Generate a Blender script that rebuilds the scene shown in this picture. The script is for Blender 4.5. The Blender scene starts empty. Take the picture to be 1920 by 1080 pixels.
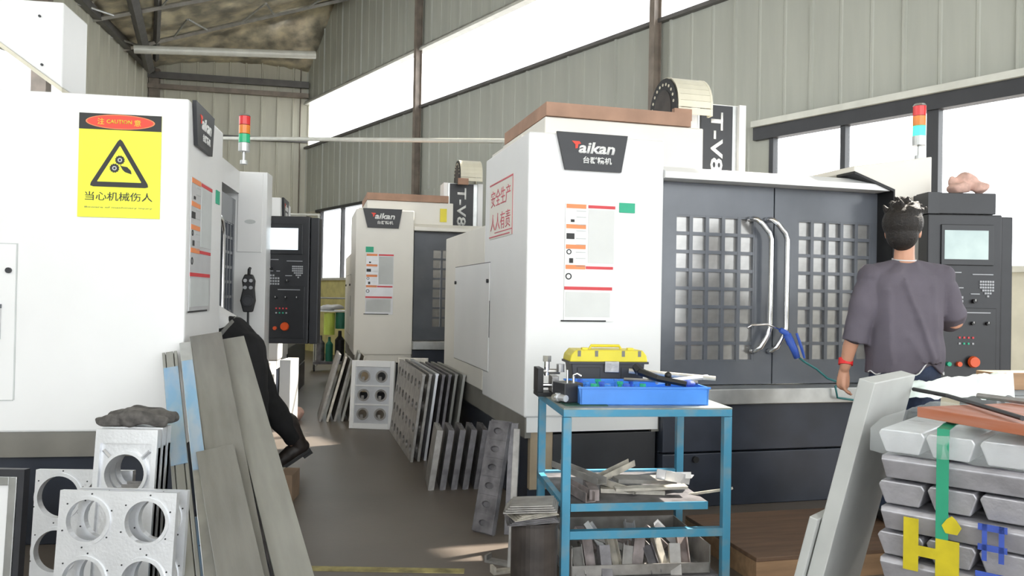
import bpy, bmesh, math, random
from math import sin, cos, pi, radians
from mathutils import Vector as V, Matrix
random.seed(7)
SC = bpy.context.scene
COL = SC.collection

# ------------------------------------------------------------------ camera, sky, sun, exposure
cam = bpy.data.objects.new('camera', bpy.data.cameras.new('camera')); COL.objects.link(cam)
cam.data.sensor_width = 36; cam.data.lens = 1500 / 1920 * 36; cam.data.clip_end = 200; cam.data.clip_start = .05
_p, _a = 14 / 1500, .018
_f = V((0, cos(_p), sin(_p))); _u0 = V((0, -sin(_p), cos(_p))); _r0 = V((1, 0, 0))
_r = cos(_a) * _r0 + sin(_a) * _u0; _u = -sin(_a) * _r0 + cos(_a) * _u0
cam.matrix_world = Matrix(((_r.x, _u.x, -_f.x, 0), (_r.y, _u.y, -_f.y, 0), (_r.z, _u.z, -_f.z, 1.3), (0, 0, 0, 1)))
SC.camera = cam
world = bpy.data.worlds.new('sky'); SC.world = world; world.use_nodes = True
_b = world.node_tree.nodes['Background']; _b.inputs[0].default_value = (.93, .97, 1, 1); _b.inputs[1].default_value = 2.0
sun = bpy.data.objects.new('sun', bpy.data.lights.new('sun', 'SUN')); COL.objects.link(sun)
sun.data.energy = 9; sun.data.angle = radians(1.2); sun.data.color = (1, .93, .82)
WN = V((.806, .592, 0)).normalized()          # outward normal of the window wall
sun.rotation_euler = (-(V((.85, .5, 0)).normalized() * cos(radians(48.9)) + V((0, 0, sin(radians(48.9)))))).to_track_quat('-Z', 'Y').to_euler()
SC.view_settings.view_transform = 'Standard'; SC.view_settings.look = 'None'
SC.view_settings.exposure = 1.25; SC.view_settings.gamma = 1; SC.view_settings.use_curve_mapping = False
SC.cycles.max_bounces = 8; SC.cycles.sample_clamp_indirect = 6

# ------------------------------------------------------------------ materials
def mat(name, col, rough=.5, metal=0, var=.06, scale=6, bump=.0, bscale=40, stretch=(1, 1, 1), col2=None, emit=0, spec=.5, trans=0, lo=.35, hi=.65):
    m = bpy.data.materials.new(name); m.use_nodes = True
    nt = m.node_tree; b = nt.nodes['Principled BSDF']
    b.inputs['Roughness'].default_value = rough; b.inputs['Metallic'].default_value = metal
    b.inputs['Specular IOR Level'].default_value = spec
    tc = nt.nodes.new('ShaderNodeTexCoord'); mp = nt.nodes.new('ShaderNodeMapping'); mp.inputs['Scale'].default_value = stretch
    nt.links.new(tc.outputs['Object'], mp.inputs[0])
    n = nt.nodes.new('ShaderNodeTexNoise'); n.inputs['Scale'].default_value = scale; n.inputs['Detail'].default_value = 5
    nt.links.new(mp.outputs[0], n.inputs['Vector'])
    r = nt.nodes.new('ShaderNodeValToRGB'); r.color_ramp.elements[0].position = lo; r.color_ramp.elements[1].position = hi
    c2 = col2 or tuple(c * (1 - var * 2) for c in col)
    r.color_ramp.elements[0].color = (*c2, 1); r.color_ramp.elements[1].color = (*col, 1)
    nt.links.new(n.outputs[0], r.inputs[0]); nt.links.new(r.outputs[0], b.inputs['Base Color'])
    if bump:
        n2 = nt.nodes.new('ShaderNodeTexNoise'); n2.inputs['Scale'].default_value = bscale; n2.inputs['Detail'].default_value = 4
        nt.links.new(mp.outputs[0], n2.inputs['Vector'])
        bm_ = nt.nodes.new('ShaderNodeBump'); bm_.inputs['Strength'].default_value = bump; bm_.inputs['Distance'].default_value = .01
        nt.links.new(n2.outputs[0], bm_.inputs['Height']); nt.links.new(bm_.outputs[0], b.inputs['Normal'])
    if emit:
        b.inputs['Emission Color'].default_value = (*col, 1); b.inputs['Emission Strength'].default_value = emit
    if trans:
        b.inputs['Transmission Weight'].default_value = trans
    return m
def clear(name, tint, fac):                                   # thin clear or milky sheet
    m = bpy.data.materials.new(name); m.use_nodes = True; nt = m.node_tree
    b = nt.nodes['Principled BSDF']; b.inputs['Base Color'].default_value = (*tint, 1); b.inputs['Roughness'].default_value = .2
    t = nt.nodes.new('ShaderNodeBsdfTransparent'); mx = nt.nodes.new('ShaderNodeMixShader'); mx.inputs[0].default_value = fac
    nt.links.new(t.outputs[0], mx.inputs[1]); nt.links.new(b.outputs[0], mx.inputs[2]); nt.links.new(mx.outputs[0], nt.nodes['Material Output'].inputs[0])
    return m
M = {}
M['white'] = mat('white_enamel', (.80, .80, .79), .38, var=.02, scale=2)
M['cream'] = mat('cream_enamel', (.78, .75, .68), .4, var=.03, scale=2)
M['navy'] = mat('navy_enamel', (.035, .042, .06), .35, var=.15, scale=4)
M['skirt'] = mat('beige_grey_enamel', (.21, .20, .175), .5, var=.1, scale=4)
M['doorgrey'] = mat('grey_enamel', (.125, .135, .155), .2, var=.12, scale=2.5)
M['dark'] = mat('dark_grey_plastic', (.02, .021, .024), .4, var=.08)
M['dark2'] = mat('console_grey', (.027, .028, .032), .45, var=.08)
M['black'] = mat('black_rubber', (.012, .012, .013), .5, var=.2)
M['cavity'] = mat('machine_inside', (.03, .032, .034), .6, var=.2)
M['chrome'] = mat('brushed_chrome', (.85, .85, .86), .18, 1, var=.04)
M['steel'] = mat('worn_steel', (.46, .45, .44), .38, .85, var=.15, scale=14, bump=.15)
M['galv'] = mat('galvanised_steel', (.55, .56, .55), .35, .8, var=.1, scale=9)
M['alu'] = mat('cast_aluminium', (.72, .73, .75), .32, .55, var=.05, scale=9, bump=.08, bscale=90)
M['alu_dull'] = mat('dull_aluminium', (.36, .345, .325), .5, .45, var=.18, scale=12, bump=.12)
M['alu_dark'] = mat('stained_aluminium', (.22, .21, .22), .5, .4, var=.25, scale=12, bump=.15)
M['plank'] = mat('mill_finish_aluminium', (.29, .285, .265), .4, .45, var=.1, scale=3, stretch=(6, 6, 1), bump=.05)
M['plank_lt'] = mat('pale_mill_aluminium', (.36, .36, .33), .4, .45, var=.08, scale=3, stretch=(6, 6, 1))
M['film_blue'] = mat('blue_protective_film', (.20, .37, .56), .25, .1, var=.18, scale=5, col2=(.34, .42, .50), stretch=(3, 3, 1))
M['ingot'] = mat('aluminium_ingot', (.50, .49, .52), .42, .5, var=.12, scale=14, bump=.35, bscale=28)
M['ingot_lit'] = mat('daylit_ingot', (.86, .87, .90), .3, .5, var=.12, scale=14, bump=.35, bscale=28)  # top layer copy of the ingot metal, daylight glare put into its paler colour
M['pane'] = mat('reflective_pane', (.50, .49, .47), .2, .5, var=.25, scale=3)
M['notice'] = mat('notice_sheet', (.62, .62, .63), .35, .2, var=.05)
M['notice_w'] = mat('notice_sheet_white', (.74, .74, .72), .35, .1, var=.03)
M['paper'] = mat('printed_white', (.8, .8, .78), .6, var=.02)
M['glarepr'] = mat('glare_print', (.69, .70, .68), .6, var=.02)  # grey print bleached by strong light, the overexposure put into the colour
M['greypr'] = mat('grey_print', (.55, .57, .56), .6, var=.04)
M['blackpr'] = mat('black_print', (.03, .03, .03), .6, var=.1)
M['orange'] = mat('orange_print', (.85, .28, .10), .5, var=.05)
M['redpr'] = mat('red_print', (.66, .05, .06), .5, var=.05)
M['pinkred'] = mat('faded_red_print', (.62, .12, .15), .6, var=.1)
M['green'] = mat('green_label', (.02, .42, .24), .5, var=.05)
M['yellow'] = mat('yellow_sign', (.84, .86, .05), .5, var=.03)
M['signred'] = mat('sign_red', (.85, .06, .03), .5, var=.03)
M['ylabel'] = mat('yellow_label', (.8, .68, .05), .5)
M['tan'] = mat('tan_cover', (.42, .25, .17), .7, var=.12, scale=5)
M['tanpanel'] = mat('tan_panel', (.42, .33, .22), .5, var=.1)
M['beige'] = mat('chain_beige', (.74, .70, .56), .5, var=.06)
M['lred'] = mat('red_lens', (.75, .02, .02), .25, spec=.6); M['lamb'] = mat('amber_lens', (.85, .25, .02), .25, spec=.6); M['lgrn'] = mat('green_lens', (.01, .5, .22), .25, spec=.6)
M['lgrn_on'] = mat('lit_green_lens', (.05, .8, .45), .25, emit=.5)
M['screen_dim'] = mat('dim_screen', (.42, .52, .50), .2, emit=.1, col2=(.25, .33, .34), scale=3, var=.1)
M['screen'] = mat('lit_screen', (.72, .80, .86), .2, emit=.55, col2=(.52, .66, .70), scale=3, var=.1)
M['key'] = mat('key_print', (.42, .43, .45), .5, var=.05)
M['estop'] = mat('emergency_red', (.75, .10, .02), .35)
M['blueframe'] = mat('blue_painted_steel', (.06, .27, .42), .42, .1, col2=(.16, .28, .34), scale=9, lo=.3, hi=.5, bump=.05)
M['tabletop'] = mat('worn_table_sheet', (.42, .42, .38), .5, .2, var=.15, scale=8, col2=(.2, .24, .22))
M['greenmat'] = mat('dark_green_mat', (.015, .09, .06), .55, var=.2)
M['tray'] = mat('blue_plastic', (.07, .27, .78), .35, var=.06)
M['toolyel'] = mat('yellow_plastic', (.78, .66, .04), .4, var=.06)
M['blackpl'] = mat('black_plastic', (.035, .036, .042), .4, var=.1)
M['floor'] = mat('worn_workshop_floor', (.145, .12, .10), .42, 0, scale=.9, col2=(.10, .083, .068), bump=.04, bscale=30, lo=.3, hi=.7)
M['wallR'] = mat('cladding_green_grey', (.40, .41, .36), .5, .0, var=.05, scale=2, stretch=(4, 4, .5))
M['wallB'] = mat('cladding_pale', (.53, .515, .42), .5, .0, var=.06, scale=2, stretch=(4, 4, .5))
M['dado'] = mat('yellow_dado', (.66, .60, .26), .6, var=.1)
M['dado_c'] = mat('cream_wall', (.62, .60, .50), .6, var=.06)
M['foil'] = mat('foil_insulation', (.95, .86, .66), .28, .6, scale=2.4, col2=(.30, .28, .23), bump=1, bscale=3.2)
M['beam'] = mat('dark_painted_beam', (.13, .125, .12), .5, .2, var=.1)
M['beam_l'] = mat('pale_painted_beam', (.62, .62, .56), .45, .1, var=.06)
M['brownst'] = mat('brown_primer_steel', (.24, .20, .165), .5, .1, var=.15)
M['glass'] = clear('window_glass', (.85, .9, .92), .08); M['poly'] = clear('translucent_sheet', (.92, .95, .96), .12)
M['skin'] = mat('skin', (.60, .31, .20), .5, var=.05, scale=10); M['hair'] = mat('black_hair', (.02, .015, .012), .62, var=.3, scale=60, bump=.6, bscale=120)
M['tee'] = mat('grey_violet_tee', (.12, .105, .13), .85, var=.08, scale=5, bump=.15, bscale=220)
M['hemst'] = mat('white_trim', (.75, .75, .75), .7); M['denim'] = mat('blue_denim', (.025, .04, .085), .8, var=.25, scale=14, bump=.2, bscale=200)
M['trouser'] = mat('black_trousers', (.010, .010, .011), .9, var=.2); M['boot'] = mat('dark_brown_boot', (.028, .020, .017), .55, var=.3, scale=18)
M['shirtw'] = mat('white_shirt', (.7, .7, .7), .8); M['belt'] = mat('grey_belt', (.16, .16, .15), .5); M['redband'] = mat('red_wristband', (.8, .02, .02), .5)
M['wood'] = mat('brown_plywood', (.17, .10, .06), .6, scale=3, stretch=(1, 9, 9), var=.15); M['woodlt'] = mat('tan_wood', (.36, .22, .12), .6, scale=3, stretch=(1, 9, 9), var=.15)
M['redwood'] = mat('orange_brown_board', (.46, .13, .05), .5, scale=3, stretch=(1, 9, 9), var=.15, col2=(.50, .22, .15))
M['card'] = mat('brown_cardboard', (.25, .17, .11), .8, var=.1); M['strap'] = mat('green_strap', (.03, .30, .17), .4, var=.08)
M['ypaint'] = mat('yellow_paint', (.60, .49, .015), .5, var=.12, scale=12); M['bpaint'] = mat('blue_paint', (.05, .10, .45), .5, var=.15, scale=12)
M['plastic'] = clear('clear_wrap', (.9, .95, .95), .13); M['film'] = clear('crumpled_film', (.80, .90, .86), .8)
M['stone'] = mat('pale_grey_plate', (.52, .53, .51), .5, .1, var=.06, scale=5)
M['rag'] = mat('grey_rag', (.14, .13, .12), .9, var=.3, scale=20, bump=.5, bscale=90); M['pink'] = mat('pink_cloth', (.75, .48, .40), .8, var=.15, scale=20)
M['drum'] = mat('brown_drum', (.075, .062, .055), .5, .2, var=.3, scale=6); M['cyl'] = mat('green_cylinder', (.02, .16, .10), .4); M['ygreen'] = mat('yellow_green_bottle', (.6, .72, .12), .4)
M['bluepl'] = mat('blue_hose', (.06, .15, .65), .4); M['teal'] = mat('teal_hose', (.03, .20, .20), .4); M['scrapw'] = mat('pale_scrap', (.62, .58, .5), .45, .3, var=.2, scale=16); M['scrapd'] = mat('dusty_scrap', (.34, .29, .28), .55, .3, var=.25, scale=16)
M['red'] = mat('red_plastic', (.6, .04, .05), .5); M['yline'] = mat('yellow_floor_paint', (.42, .36, .14), .6, var=.3, scale=12)
M['greymet'] = mat('grey_metal_cabinet', (.30, .31, .31), .5, .2)

# ------------------------------------------------------------------ geometry helpers
class MB:
    def __init__(s): s.v = []; s.f = []
    def add(s, vs, fs, mx=None):
        n = len(s.v); s.v += [tuple(mx @ V(v)) if mx else tuple(v) for v in vs]; s.f += [tuple(i + n for i in f) for f in fs]; return s
    def box(s, x0, x1, y0, y1, z0, z1, mx=None):
        return s.add([(x, y, z) for z in (z0, z1) for x, y in ((x0, y0), (x1, y0), (x1, y1), (x0, y1))],
                     [(3, 2, 1, 0), (4, 5, 6, 7), (0, 1, 5, 4), (1, 2, 6, 5), (2, 3, 7, 6), (3, 0, 4, 7)], mx)
    def prism(s, poly, a, b, plane='xz', mx=None):            # poly in a plane, extruded a..b along the remaining axis
        n = len(poly)
        g = {'xz': lambda p, q: (p[0], q, p[1]), 'yz': lambda p, q: (q, p[0], p[1]), 'xy': lambda p, q: (p[0], p[1], q)}[plane]
        return s.add([g(p, a) for p in poly] + [g(p, b) for p in poly],
                     [tuple(range(n)), tuple(range(2 * n - 1, n - 1, -1))] + [(i, i + n, (i + 1) % n + n, (i + 1) % n) for i in range(n)], mx)
    def cyl(s, p0, p1, r0, r1=None, n=16):
        return s.tube([p0, p1], [r0, r0 if r1 is None else r1], n)
    def tube(s, pts, rad, n=10, flat=1, up=(0, 0, 1)):
        pts = [V(p) for p in pts]; rad = [rad] * len(pts) if isinstance(rad, (int, float)) else rad
        base = len(s.v); x = None
        for i, p in enumerate(pts):
            d = (pts[min(i + 1, len(pts) - 1)] - pts[max(i - 1, 0)]).normalized()
            if x is None:
                x = d.cross(V(up));  x = x if x.length > .01 else d.cross(V((1, 0, 0)))
            x = (x - d * x.dot(d)).normalized(); y = d.cross(x)
            for k in range(n):
                a = 2 * pi * k / n; s.v.append(tuple(p + rad[i] * (cos(a) * x + sin(a) * y * flat)))
        for i in range(len(pts) - 1):
            for k in range(n):
                a, b = base + i * n + k, base + i * n + (k + 1) % n; s.f.append((a, b, b + n, a + n))
        s.f.append(tuple(base + k for k in range(n - 1, -1, -1))); e = base + (len(pts) - 1) * n; s.f.append(tuple(e + k for k in range(n)))
        return s
    def limb(s, pts, rad, n=12, flat=1, up=(0, 0, 1)):        # tube with rounded ends
        pts = [V(p) for p in pts]; d0 = (pts[0] - pts[1]).normalized(); d1 = (pts[-1] - pts[-2]).normalized()
        P = [pts[0] + d0 * rad[0] * c for c in (.95, .7, .35)] + pts + [pts[-1] + d1 * rad[-1] * c for c in (.35, .7, .95)]
        R = [rad[0] * c for c in (.3, .7, .93)] + list(rad) + [rad[-1] * c for c in (.93, .7, .3)]
        return s.tube(P, R, n, flat, up)
    def rings(s, secs, n=24):                                 # secs: (centre, rx, ry, yaw, power)
        base = len(s.v)
        for c, rx, ry, yaw in secs:
            for k in range(n):
                a = 2 * pi * k / n; e = .8
                x = rx * math.copysign(abs(cos(a)) ** e, cos(a)); y = ry * math.copysign(abs(sin(a)) ** e, sin(a))
                s.v.append((c[0] + x * cos(yaw) - y * sin(yaw), c[1] + x * sin(yaw) + y * cos(yaw), c[2]))
        for i in range(len(secs) - 1):
            for k in range(n):
                a, b = base + i * n + k, base + i * n + (k + 1) % n; s.f.append((a, b, b + n, a + n))
        s.f.append(tuple(base + k for k in range(n - 1, -1, -1))); e = base + (len(secs) - 1) * n; s.f.append(tuple(e + k for k in range(n)))
        return s
    def ball(s, c, r, n=14, m=10, mx=None):
        r = (r, r, r) if isinstance(r, (int, float)) else r
        vs = [(c[0], c[1], c[2] - r[2])]
        for j in range(1, m):
            t = pi * j / m
            vs += [(c[0] + r[0] * sin(t) * cos(2 * pi * k / n), c[1] + r[1] * sin(t) * sin(2 * pi * k / n), c[2] - r[2] * cos(t)) for k in range(n)]
        vs.append((c[0], c[1], c[2] + r[2])); L = len(vs) - 1
        fs = [(0, 1 + (k + 1) % n, 1 + k) for k in range(n)] + [(1 + j * n + k, 1 + j * n + (k + 1) % n, 1 + (j + 1) * n + (k + 1) % n, 1 + (j + 1) * n + k) for j in range(m - 2) for k in range(n)]
        fs += [(L, 1 + (m - 2) * n + k, 1 + (m - 2) * n + (k + 1) % n) for k in range(n)]
        return s.add(vs, fs, mx)
    def ringplate(s, cx, cz, r0, r1, y0, y1, n=28):           # annulus in the xz plane
        vs = []
        for y in (y0, y1):
            for r in (r0, r1): vs += [(cx + r * cos(2 * pi * k / n), y, cz + r * sin(2 * pi * k / n)) for k in range(n)]
        fs = []
        for k in range(n):
            q = (k + 1) % n; fs += [(k, q, n + q, n + k), (2 * n + q, 2 * n + k, 3 * n + k, 3 * n + q), (n + k, n + q, 3 * n + q, 3 * n + k), (q, k, 2 * n + k, 2 * n + q)]
        return s.add(vs, fs)
    def holecell(s, x0, x1, z0, z1, cx, cz, rx, rz, y0, y1, n=24):     # rectangular plate cell with an oval hole
        an = sorted({round(2 * pi * k / n, 5) for k in range(n)} | {round(math.atan2(z - cz, x - cx) % (2 * pi), 5) for x in (x0, x1) for z in (z0, z1)})
        inn, out = [], []
        for a in an:
            c, d = cos(a), sin(a); t = min([((x1 if c > 0 else x0) - cx) / c if abs(c) > 1e-6 else 1e9, ((z1 if d > 0 else z0) - cz) / d if abs(d) > 1e-6 else 1e9])
            inn.append((cx + rx * c, cz + rz * d)); out.append((cx + t * c, cz + t * d))
        m = len(an); vs = [(x, y, z) for y in (y0, y1) for L in (inn, out) for x, z in L]; fs = []
        for k in range(m):
            q = (k + 1) % m; fs += [(k, q, m + q, m + k), (2 * m + q, 2 * m + k, 3 * m + k, 3 * m + q), (m + k, m + q, 3 * m + q, 3 * m + k), (q, k, 2 * m + k, 2 * m + q)]
        return s.add(vs, fs)
    def mesh(s, name):
        me = bpy.data.meshes.new(name); me.from_pydata(s.v, [], s.f); bm = bmesh.new(); bm.from_mesh(me)
        bmesh.ops.recalc_face_normals(bm, faces=bm.faces); bm.to_mesh(me); bm.free(); return me
    def build(s, name, m, parent=None, bevel=0, smooth=False):
        me = s.mesh(name); me.materials.append(M[m] if isinstance(m, str) else m)
        return link(name, me, parent, bevel, smooth)
def link(name, me, parent=None, bevel=0, smooth=False):
    o = bpy.data.objects.new(name, me); COL.objects.link(o)
    if parent: o.parent = parent
    if bevel:
        b = o.modifiers.new('bevel', 'BEVEL'); b.width = bevel; b.segments = 2; b.limit_method = 'ANGLE'
    if smooth:
        for p in me.polygons: p.use_smooth = True
    return o
def tag(o, label=None, cat=None, group=None, kind=None):
    for k, v in (('label', label), ('category', cat), ('group', group), ('kind', kind)):
        if v: o[k] = v
    return o
def empty(name, loc=(0, 0, 0), yaw=0, label=None, cat=None, group=None, parent=None):
    o = bpy.data.objects.new(name, None); COL.objects.link(o); o.location = loc; o.rotation_euler = (0, 0, yaw); o.empty_display_size = .1
    if parent: o.parent = parent
    return tag(o, label, cat, group)
def frame(o, org, x, z):                                      # place with local X along x and local Z near z
    x = V(x).normalized(); z = V(z); z = (z - x * z.dot(x)).normalized(); y = z.cross(x)
    o.matrix_world = Matrix(((x.x, y.x, z.x, org[0]), (x.y, y.y, z.y, org[1]), (x.z, y.z, z.z, org[2]), (0, 0, 0, 1))); return o
def framez(o, org, x, z):                                     # local Z exactly along z
    z = V(z).normalized(); x = V(x); x = (x - z * x.dot(z)).normalized(); y = z.cross(x)
    o.matrix_world = Matrix(((x.x, y.x, z.x, org[0]), (x.y, y.y, z.y, org[1]), (x.z, y.z, z.z, org[2]), (0, 0, 0, 1))); return o
def B(name, m, parent, *bx, bevel=0):
    mb = MB()
    for b in bx: mb.box(*b)
    return mb.build(name, m, parent, bevel)
def text(body, w, h, m, parent, name='lettering', depth=.002, shear=0, bold=.0):
    """flat lettering, local x along the text, local z up, lower-left corner at the origin"""
    cu = bpy.data.curves.new(name, 'FONT'); cu.body = body; cu.size = 1; cu.offset = bold; cu.shear = shear; cu.resolution_u = 2
    t = bpy.data.objects.new(name, cu); COL.objects.link(t); dg = bpy.context.evaluated_depsgraph_get(); dg.update()
    me = bpy.data.meshes.new_from_object(t.evaluated_get(dg)); bpy.data.objects.remove(t); bpy.data.curves.remove(cu)
    xs = [v.co.x for v in me.vertices]; ys = [v.co.y for v in me.vertices]; x0, x1, y0, y1 = min(xs), max(xs), min(ys), max(ys)
    for v in me.vertices: v.co = ((v.co.x - x0) / (x1 - x0) * w, 0, (v.co.y - y0) / (y1 - y0) * h)
    me.materials.clear(); me.materials.append(M[m])
    bm = bmesh.new(); bm.from_mesh(me); r = bmesh.ops.extrude_face_region(bm, geom=bm.faces[:])
    bmesh.ops.translate(bm, verts=[e for e in r['geom'] if isinstance(e, bmesh.types.BMVert)], vec=(0, -depth, 0)); bm.to_mesh(me); bm.free()
    return link(name, me, parent)
def remesh(mb, name, m, parent, vox, smooth=4, wr=None):
    me = mb.mesh(name); me.materials.append(M[m]); o = link(name, me, parent)
    r = o.modifiers.new('r', 'REMESH'); r.mode = 'VOXEL'; r.voxel_size = vox
    if smooth: k = o.modifiers.new('s', 'SMOOTH'); k.iterations = smooth; k.factor = .5
    dg = bpy.context.evaluated_depsgraph_get(); dg.update(); me2 = bpy.data.meshes.new_from_object(o.evaluated_get(dg)); o.modifiers.clear(); o.data = me2
    bpy.data.meshes.remove(me)
    if wr:
        for v in me2.vertices: v.co = wr(v.co)
    for p in me2.polygons: p.use_smooth = True
    return o

# ------------------------------------------------------------------ the hall
C0 = V((-4.651, 17.988, 0)); WE = V((WN.y, -WN.x, 0))          # far corner, direction of the window wall towards the camera
C1 = V((-7.96, 17.3, 0)); LD = V((.171, -.985, 0)).normalized()
flr = MB().add([(-14, -9, 0), (18, -9, 0), (18, 20, 0), (-14, 20, 0), (-14, -9, -.1), (18, -9, -.1), (18, 20, -.1), (-14, 20, -.1)], [(0, 1, 2, 3), (7, 6, 5, 4), (0, 4, 5, 1), (1, 5, 6, 2), (2, 6, 7, 3), (3, 7, 4, 0)]).build('floor', 'floor')
tag(flr, kind='structure')
ln = B('trim_1', 'yline', None, (-1.05, -.2, 3.74, 3.80, 0, .003)); ln.rotation_euler = (0, 0, 0); tag(ln, kind='structure')
def wallroot(name, org, d):
    o = empty(name, org, math.atan2(d.y, d.x)); o['kind'] = 'structure'; return o
def sheetmesh(name, w, z0, z1, m, flutes, side):               # side: y direction towards the room
    mb = MB().box(.004, w - .004, 0, side * .03, z0, z1)
    a, b = (side * .03, side * .055)
    mb.prism([(-.022, a), (.022, a), (.012, b), (-.012, b)], z0, z1, 'xy')
    for k in range(flutes):
        x = w * (k + 1) / (flutes + 1); mb.prism([(x - .02, a), (x + .02, a), (x + .01, a + side * .008), (x - .01, a + side * .008)], z0, z1, 'xy')
    me = mb.mesh(name); me.materials.append(M[m]); return me
def sheets(root, q0, q1, w, z0, z1, m, flutes, side):
    me = sheetmesh('cladding_sheet', w, z0, z1, m, flutes, side); n = int(round((q1 - q0) / w))
    for i in range(n):
        o = link('cladding_sheet', me, root); o.location = (q0 + (q1 - q0) / n * i, 0, 0); o.scale = ((q1 - q0) / n / w, 1, 1)
# window wall (right): local x runs from the far corner towards the camera, local -y is the room side
wr = wallroot('wall_right', C0, WE); WL = 30.0; RS = -1
sheets(wr, 0, WL, .9, 5.53, 7.6, 'wallR', 2, RS); sheets(wr, 0, WL, .9, 3.08, 4.53, 'wallR', 2, RS)
sheets(wr, 3.2, 12.3, .91, 0, 3.08, 'wallR', 2, RS)
for q0, q1, m in ((0, 3.2, 'dado'), (12.3, WL, 'dado_c')): B('dado', m, wr, (q0, q1, -.03, 0, 0, 1.6))
sheets(wr, 0, .9, .9, 1.6, 3.08, 'wallB', 2, RS)
def trim(i, m, parent, *bx):
    o = B('trim_%d' % i, m, parent, *bx); o['kind'] = 'structure'; return o
B('flashing', 'galv', wr, (0, WL, -.1, .02, 5.53, 5.57)); B('flashing', 'beam_l', wr, (0, WL, -.12, .02, 5.49, 5.53))
B('flashing', 'beam', wr, (0, WL, -.10, .02, 4.50, 4.545)); B('window_head', 'beam_l', wr, (12.1, WL, -.13, 0, 3.06, 3.12))
B('window_head', 'dark2', wr, (12.1, WL, -.09, .02, 2.93, 3.06)); B('window_head', 'dark2', wr, (.7, 3.3, -.09, .02, 3.02, 3.08))
for q0, q1, z0, z1, q in ((.9, 3.2, 1.6, 3.02, (2.0,)), (12.3, WL, 1.6, 2.93, (13.08, 13.9, 14.75, 15.6, 17.2, 18.8, 20.4, 22))):
    B('sill', 'beam_l', wr, (q0, q1, -.1, .03, z0 - .05, z0))
    for j, a in enumerate((q0,) + q + (q1,)):
        wd = .05 if a == 13.9 else .025
        B('mullion', 'dark2', wr, (a - wd, a + wd, -.06, .02, z0, z1))
def pane(i, root, q0, q1, z0, z1, m, y=.0):
    g = B('window_%d' % i, m, root, (q0, q1, y, y + .006, z0, z1)); g['kind'] = 'structure'; return g
pane(1, wr, 0, WL, 4.545, 5.49, 'poly'); pane(2, wr, .9, 3.2, 1.6, 3.02, 'glass'); pane(3, wr, 12.3, WL, 1.6, 2.93, 'glass')
for i, q in enumerate((-.05, 5.18, 10.75, 16.3, 21.9)):
    c = B('column', 'brownst', wr, (q - .04, q + .04, -.19, -.18, 0, 7.55), (q - .04, q + .04, -.08, -.07, 0, 7.55), (q - .006, q + .006, -.18, -.08, 0, 7.55))
# back wall
BD = (C1 - C0).normalized(); wb = wallroot('wall_back', C0, BD); BL = (C1 - C0).length
sheets(wb, 0, BL, .34, 0, 7.6, 'wallB', 0, 1)
MB().tube([(-7.0, 14.6, 5.68), (-4.0, 15.9, 6.02)], .075, 14).build('trim_3', 'beam_l')['kind'] = 'structure'; B('beam', 'beam', wb, (0, BL, .12, .2, 5.84, 5.98)); B('beam', 'brownst', wb, (0, BL, .1, .2, 5.62, 5.72))
B('beam', 'beam_l', wb, (0, BL, .10, .2, 2.95, 3.02)); B('beam', 'beam', wb, (.0, BL, .10, .18, 4.62, 4.70))
B('door_1', 'greymet', wb, (.9, 2.0, .04, .1, 0, 2.6))['kind'] = 'structure'; B('door_frame', 'beam_l', wb, (.82, .9, .04, .14, 0, 2.7), (2.0, 2.08, .04, .14, 0, 2.7), (.82, 2.08, .04, .14, 2.6, 2.7))
# left wall: local x from the far corner towards the camera, +y side is outside
wl = wallroot('wall_left', C1, LD); LL = 23.8
sheets(wl, 0, 4.4, .55, 0, 6.05, 'wallB', 0, 1); sheets(wl, 4.4, LL, .97, 0, 3.3, 'wallB', 1, 1); sheets(wl, 4.4, LL, .97, 5.3, 6.05, 'wallB', 1, 1)
pane(4, wl, 4.4, LL, 3.3, 5.3, 'poly', .012); B('eaves_beam', 'beam', wl, (0, LL, .05, .17, 5.93, 6.07))
for q in (.06, 6, 12, 18): B('column', 'brownst', wl, (q - .1, q + .1, .05, .25, 0, 6.05))
# roof: foil blanket on purlins
def roofz(p): return p.z
ra, rb = C1 + V((0, 0, 6.05)), C0 + V((0, 0, 7.4)); rc, rd = C1 + LD * LL + V((0, 0, 6.05)), C0 + WE * 29.7 + V((0, 0, 7.4))
mb = MB(); NU, NV = 24, 150
for j in range(NV + 1):
    for i in range(NU + 1):
        a, b = i / NU, j / NV; p = (ra * (1 - a) + rb * a) * (1 - b) + (rc * (1 - a) + rd * a) * b
        p.z -= 1.2 * a ** 1.5 * max(0, 1 - b * 29.7 / 1.4)
        mb.v.append(tuple(p + V((0, 0, -.04 * abs(sin(b * NV * pi / 6)) + random.uniform(-.02, .02) + .06))))
mb.f = [(j * (NU + 1) + i, j * (NU + 1) + i + 1, (j + 1) * (NU + 1) + i + 1, (j + 1) * (NU + 1) + i) for j in range(NV) for i in range(NU)]
ce = mb.build('ceiling', 'foil', smooth=True); ce['kind'] = 'structure'
md = ce.modifiers.new('solid', 'SOLIDIFY'); md.thickness = .03
for j in range(0, 12):
    b = (j + 1.1) / 14; p, q = ra * (1 - b) + rc * b, rb * (1 - b) + rd * b; dn = V((0, 0, -.12))
    MB().tube([p + dn, q + dn], .045, 4).build('purlin', 'galv', ce)
    for k in range(7):
        a = (k + .5) / 7; b2 = (j + 1.6) / 14; p2, q2 = ra * (1 - b2) + rc * b2, rb * (1 - b2) + rd * b2
        MB().tube([p.lerp(q, a) + dn, p2.lerp(q2, a + (.07 if k % 2 else -.07)) + dn], .02, 6).build('tie_rod', 'galv', ce)
tr = MB()
tr.tube([(-7.62, 16.6, 5.86), (-5.35, 10.4, 6.35)], .10, 4); tr.tube([(-7.45, 16.5, 6.05), (-4.75, 10.6, 6.55)], .06, 4)
tr.build('trim_2', 'beam')['kind'] = 'structure'

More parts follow.
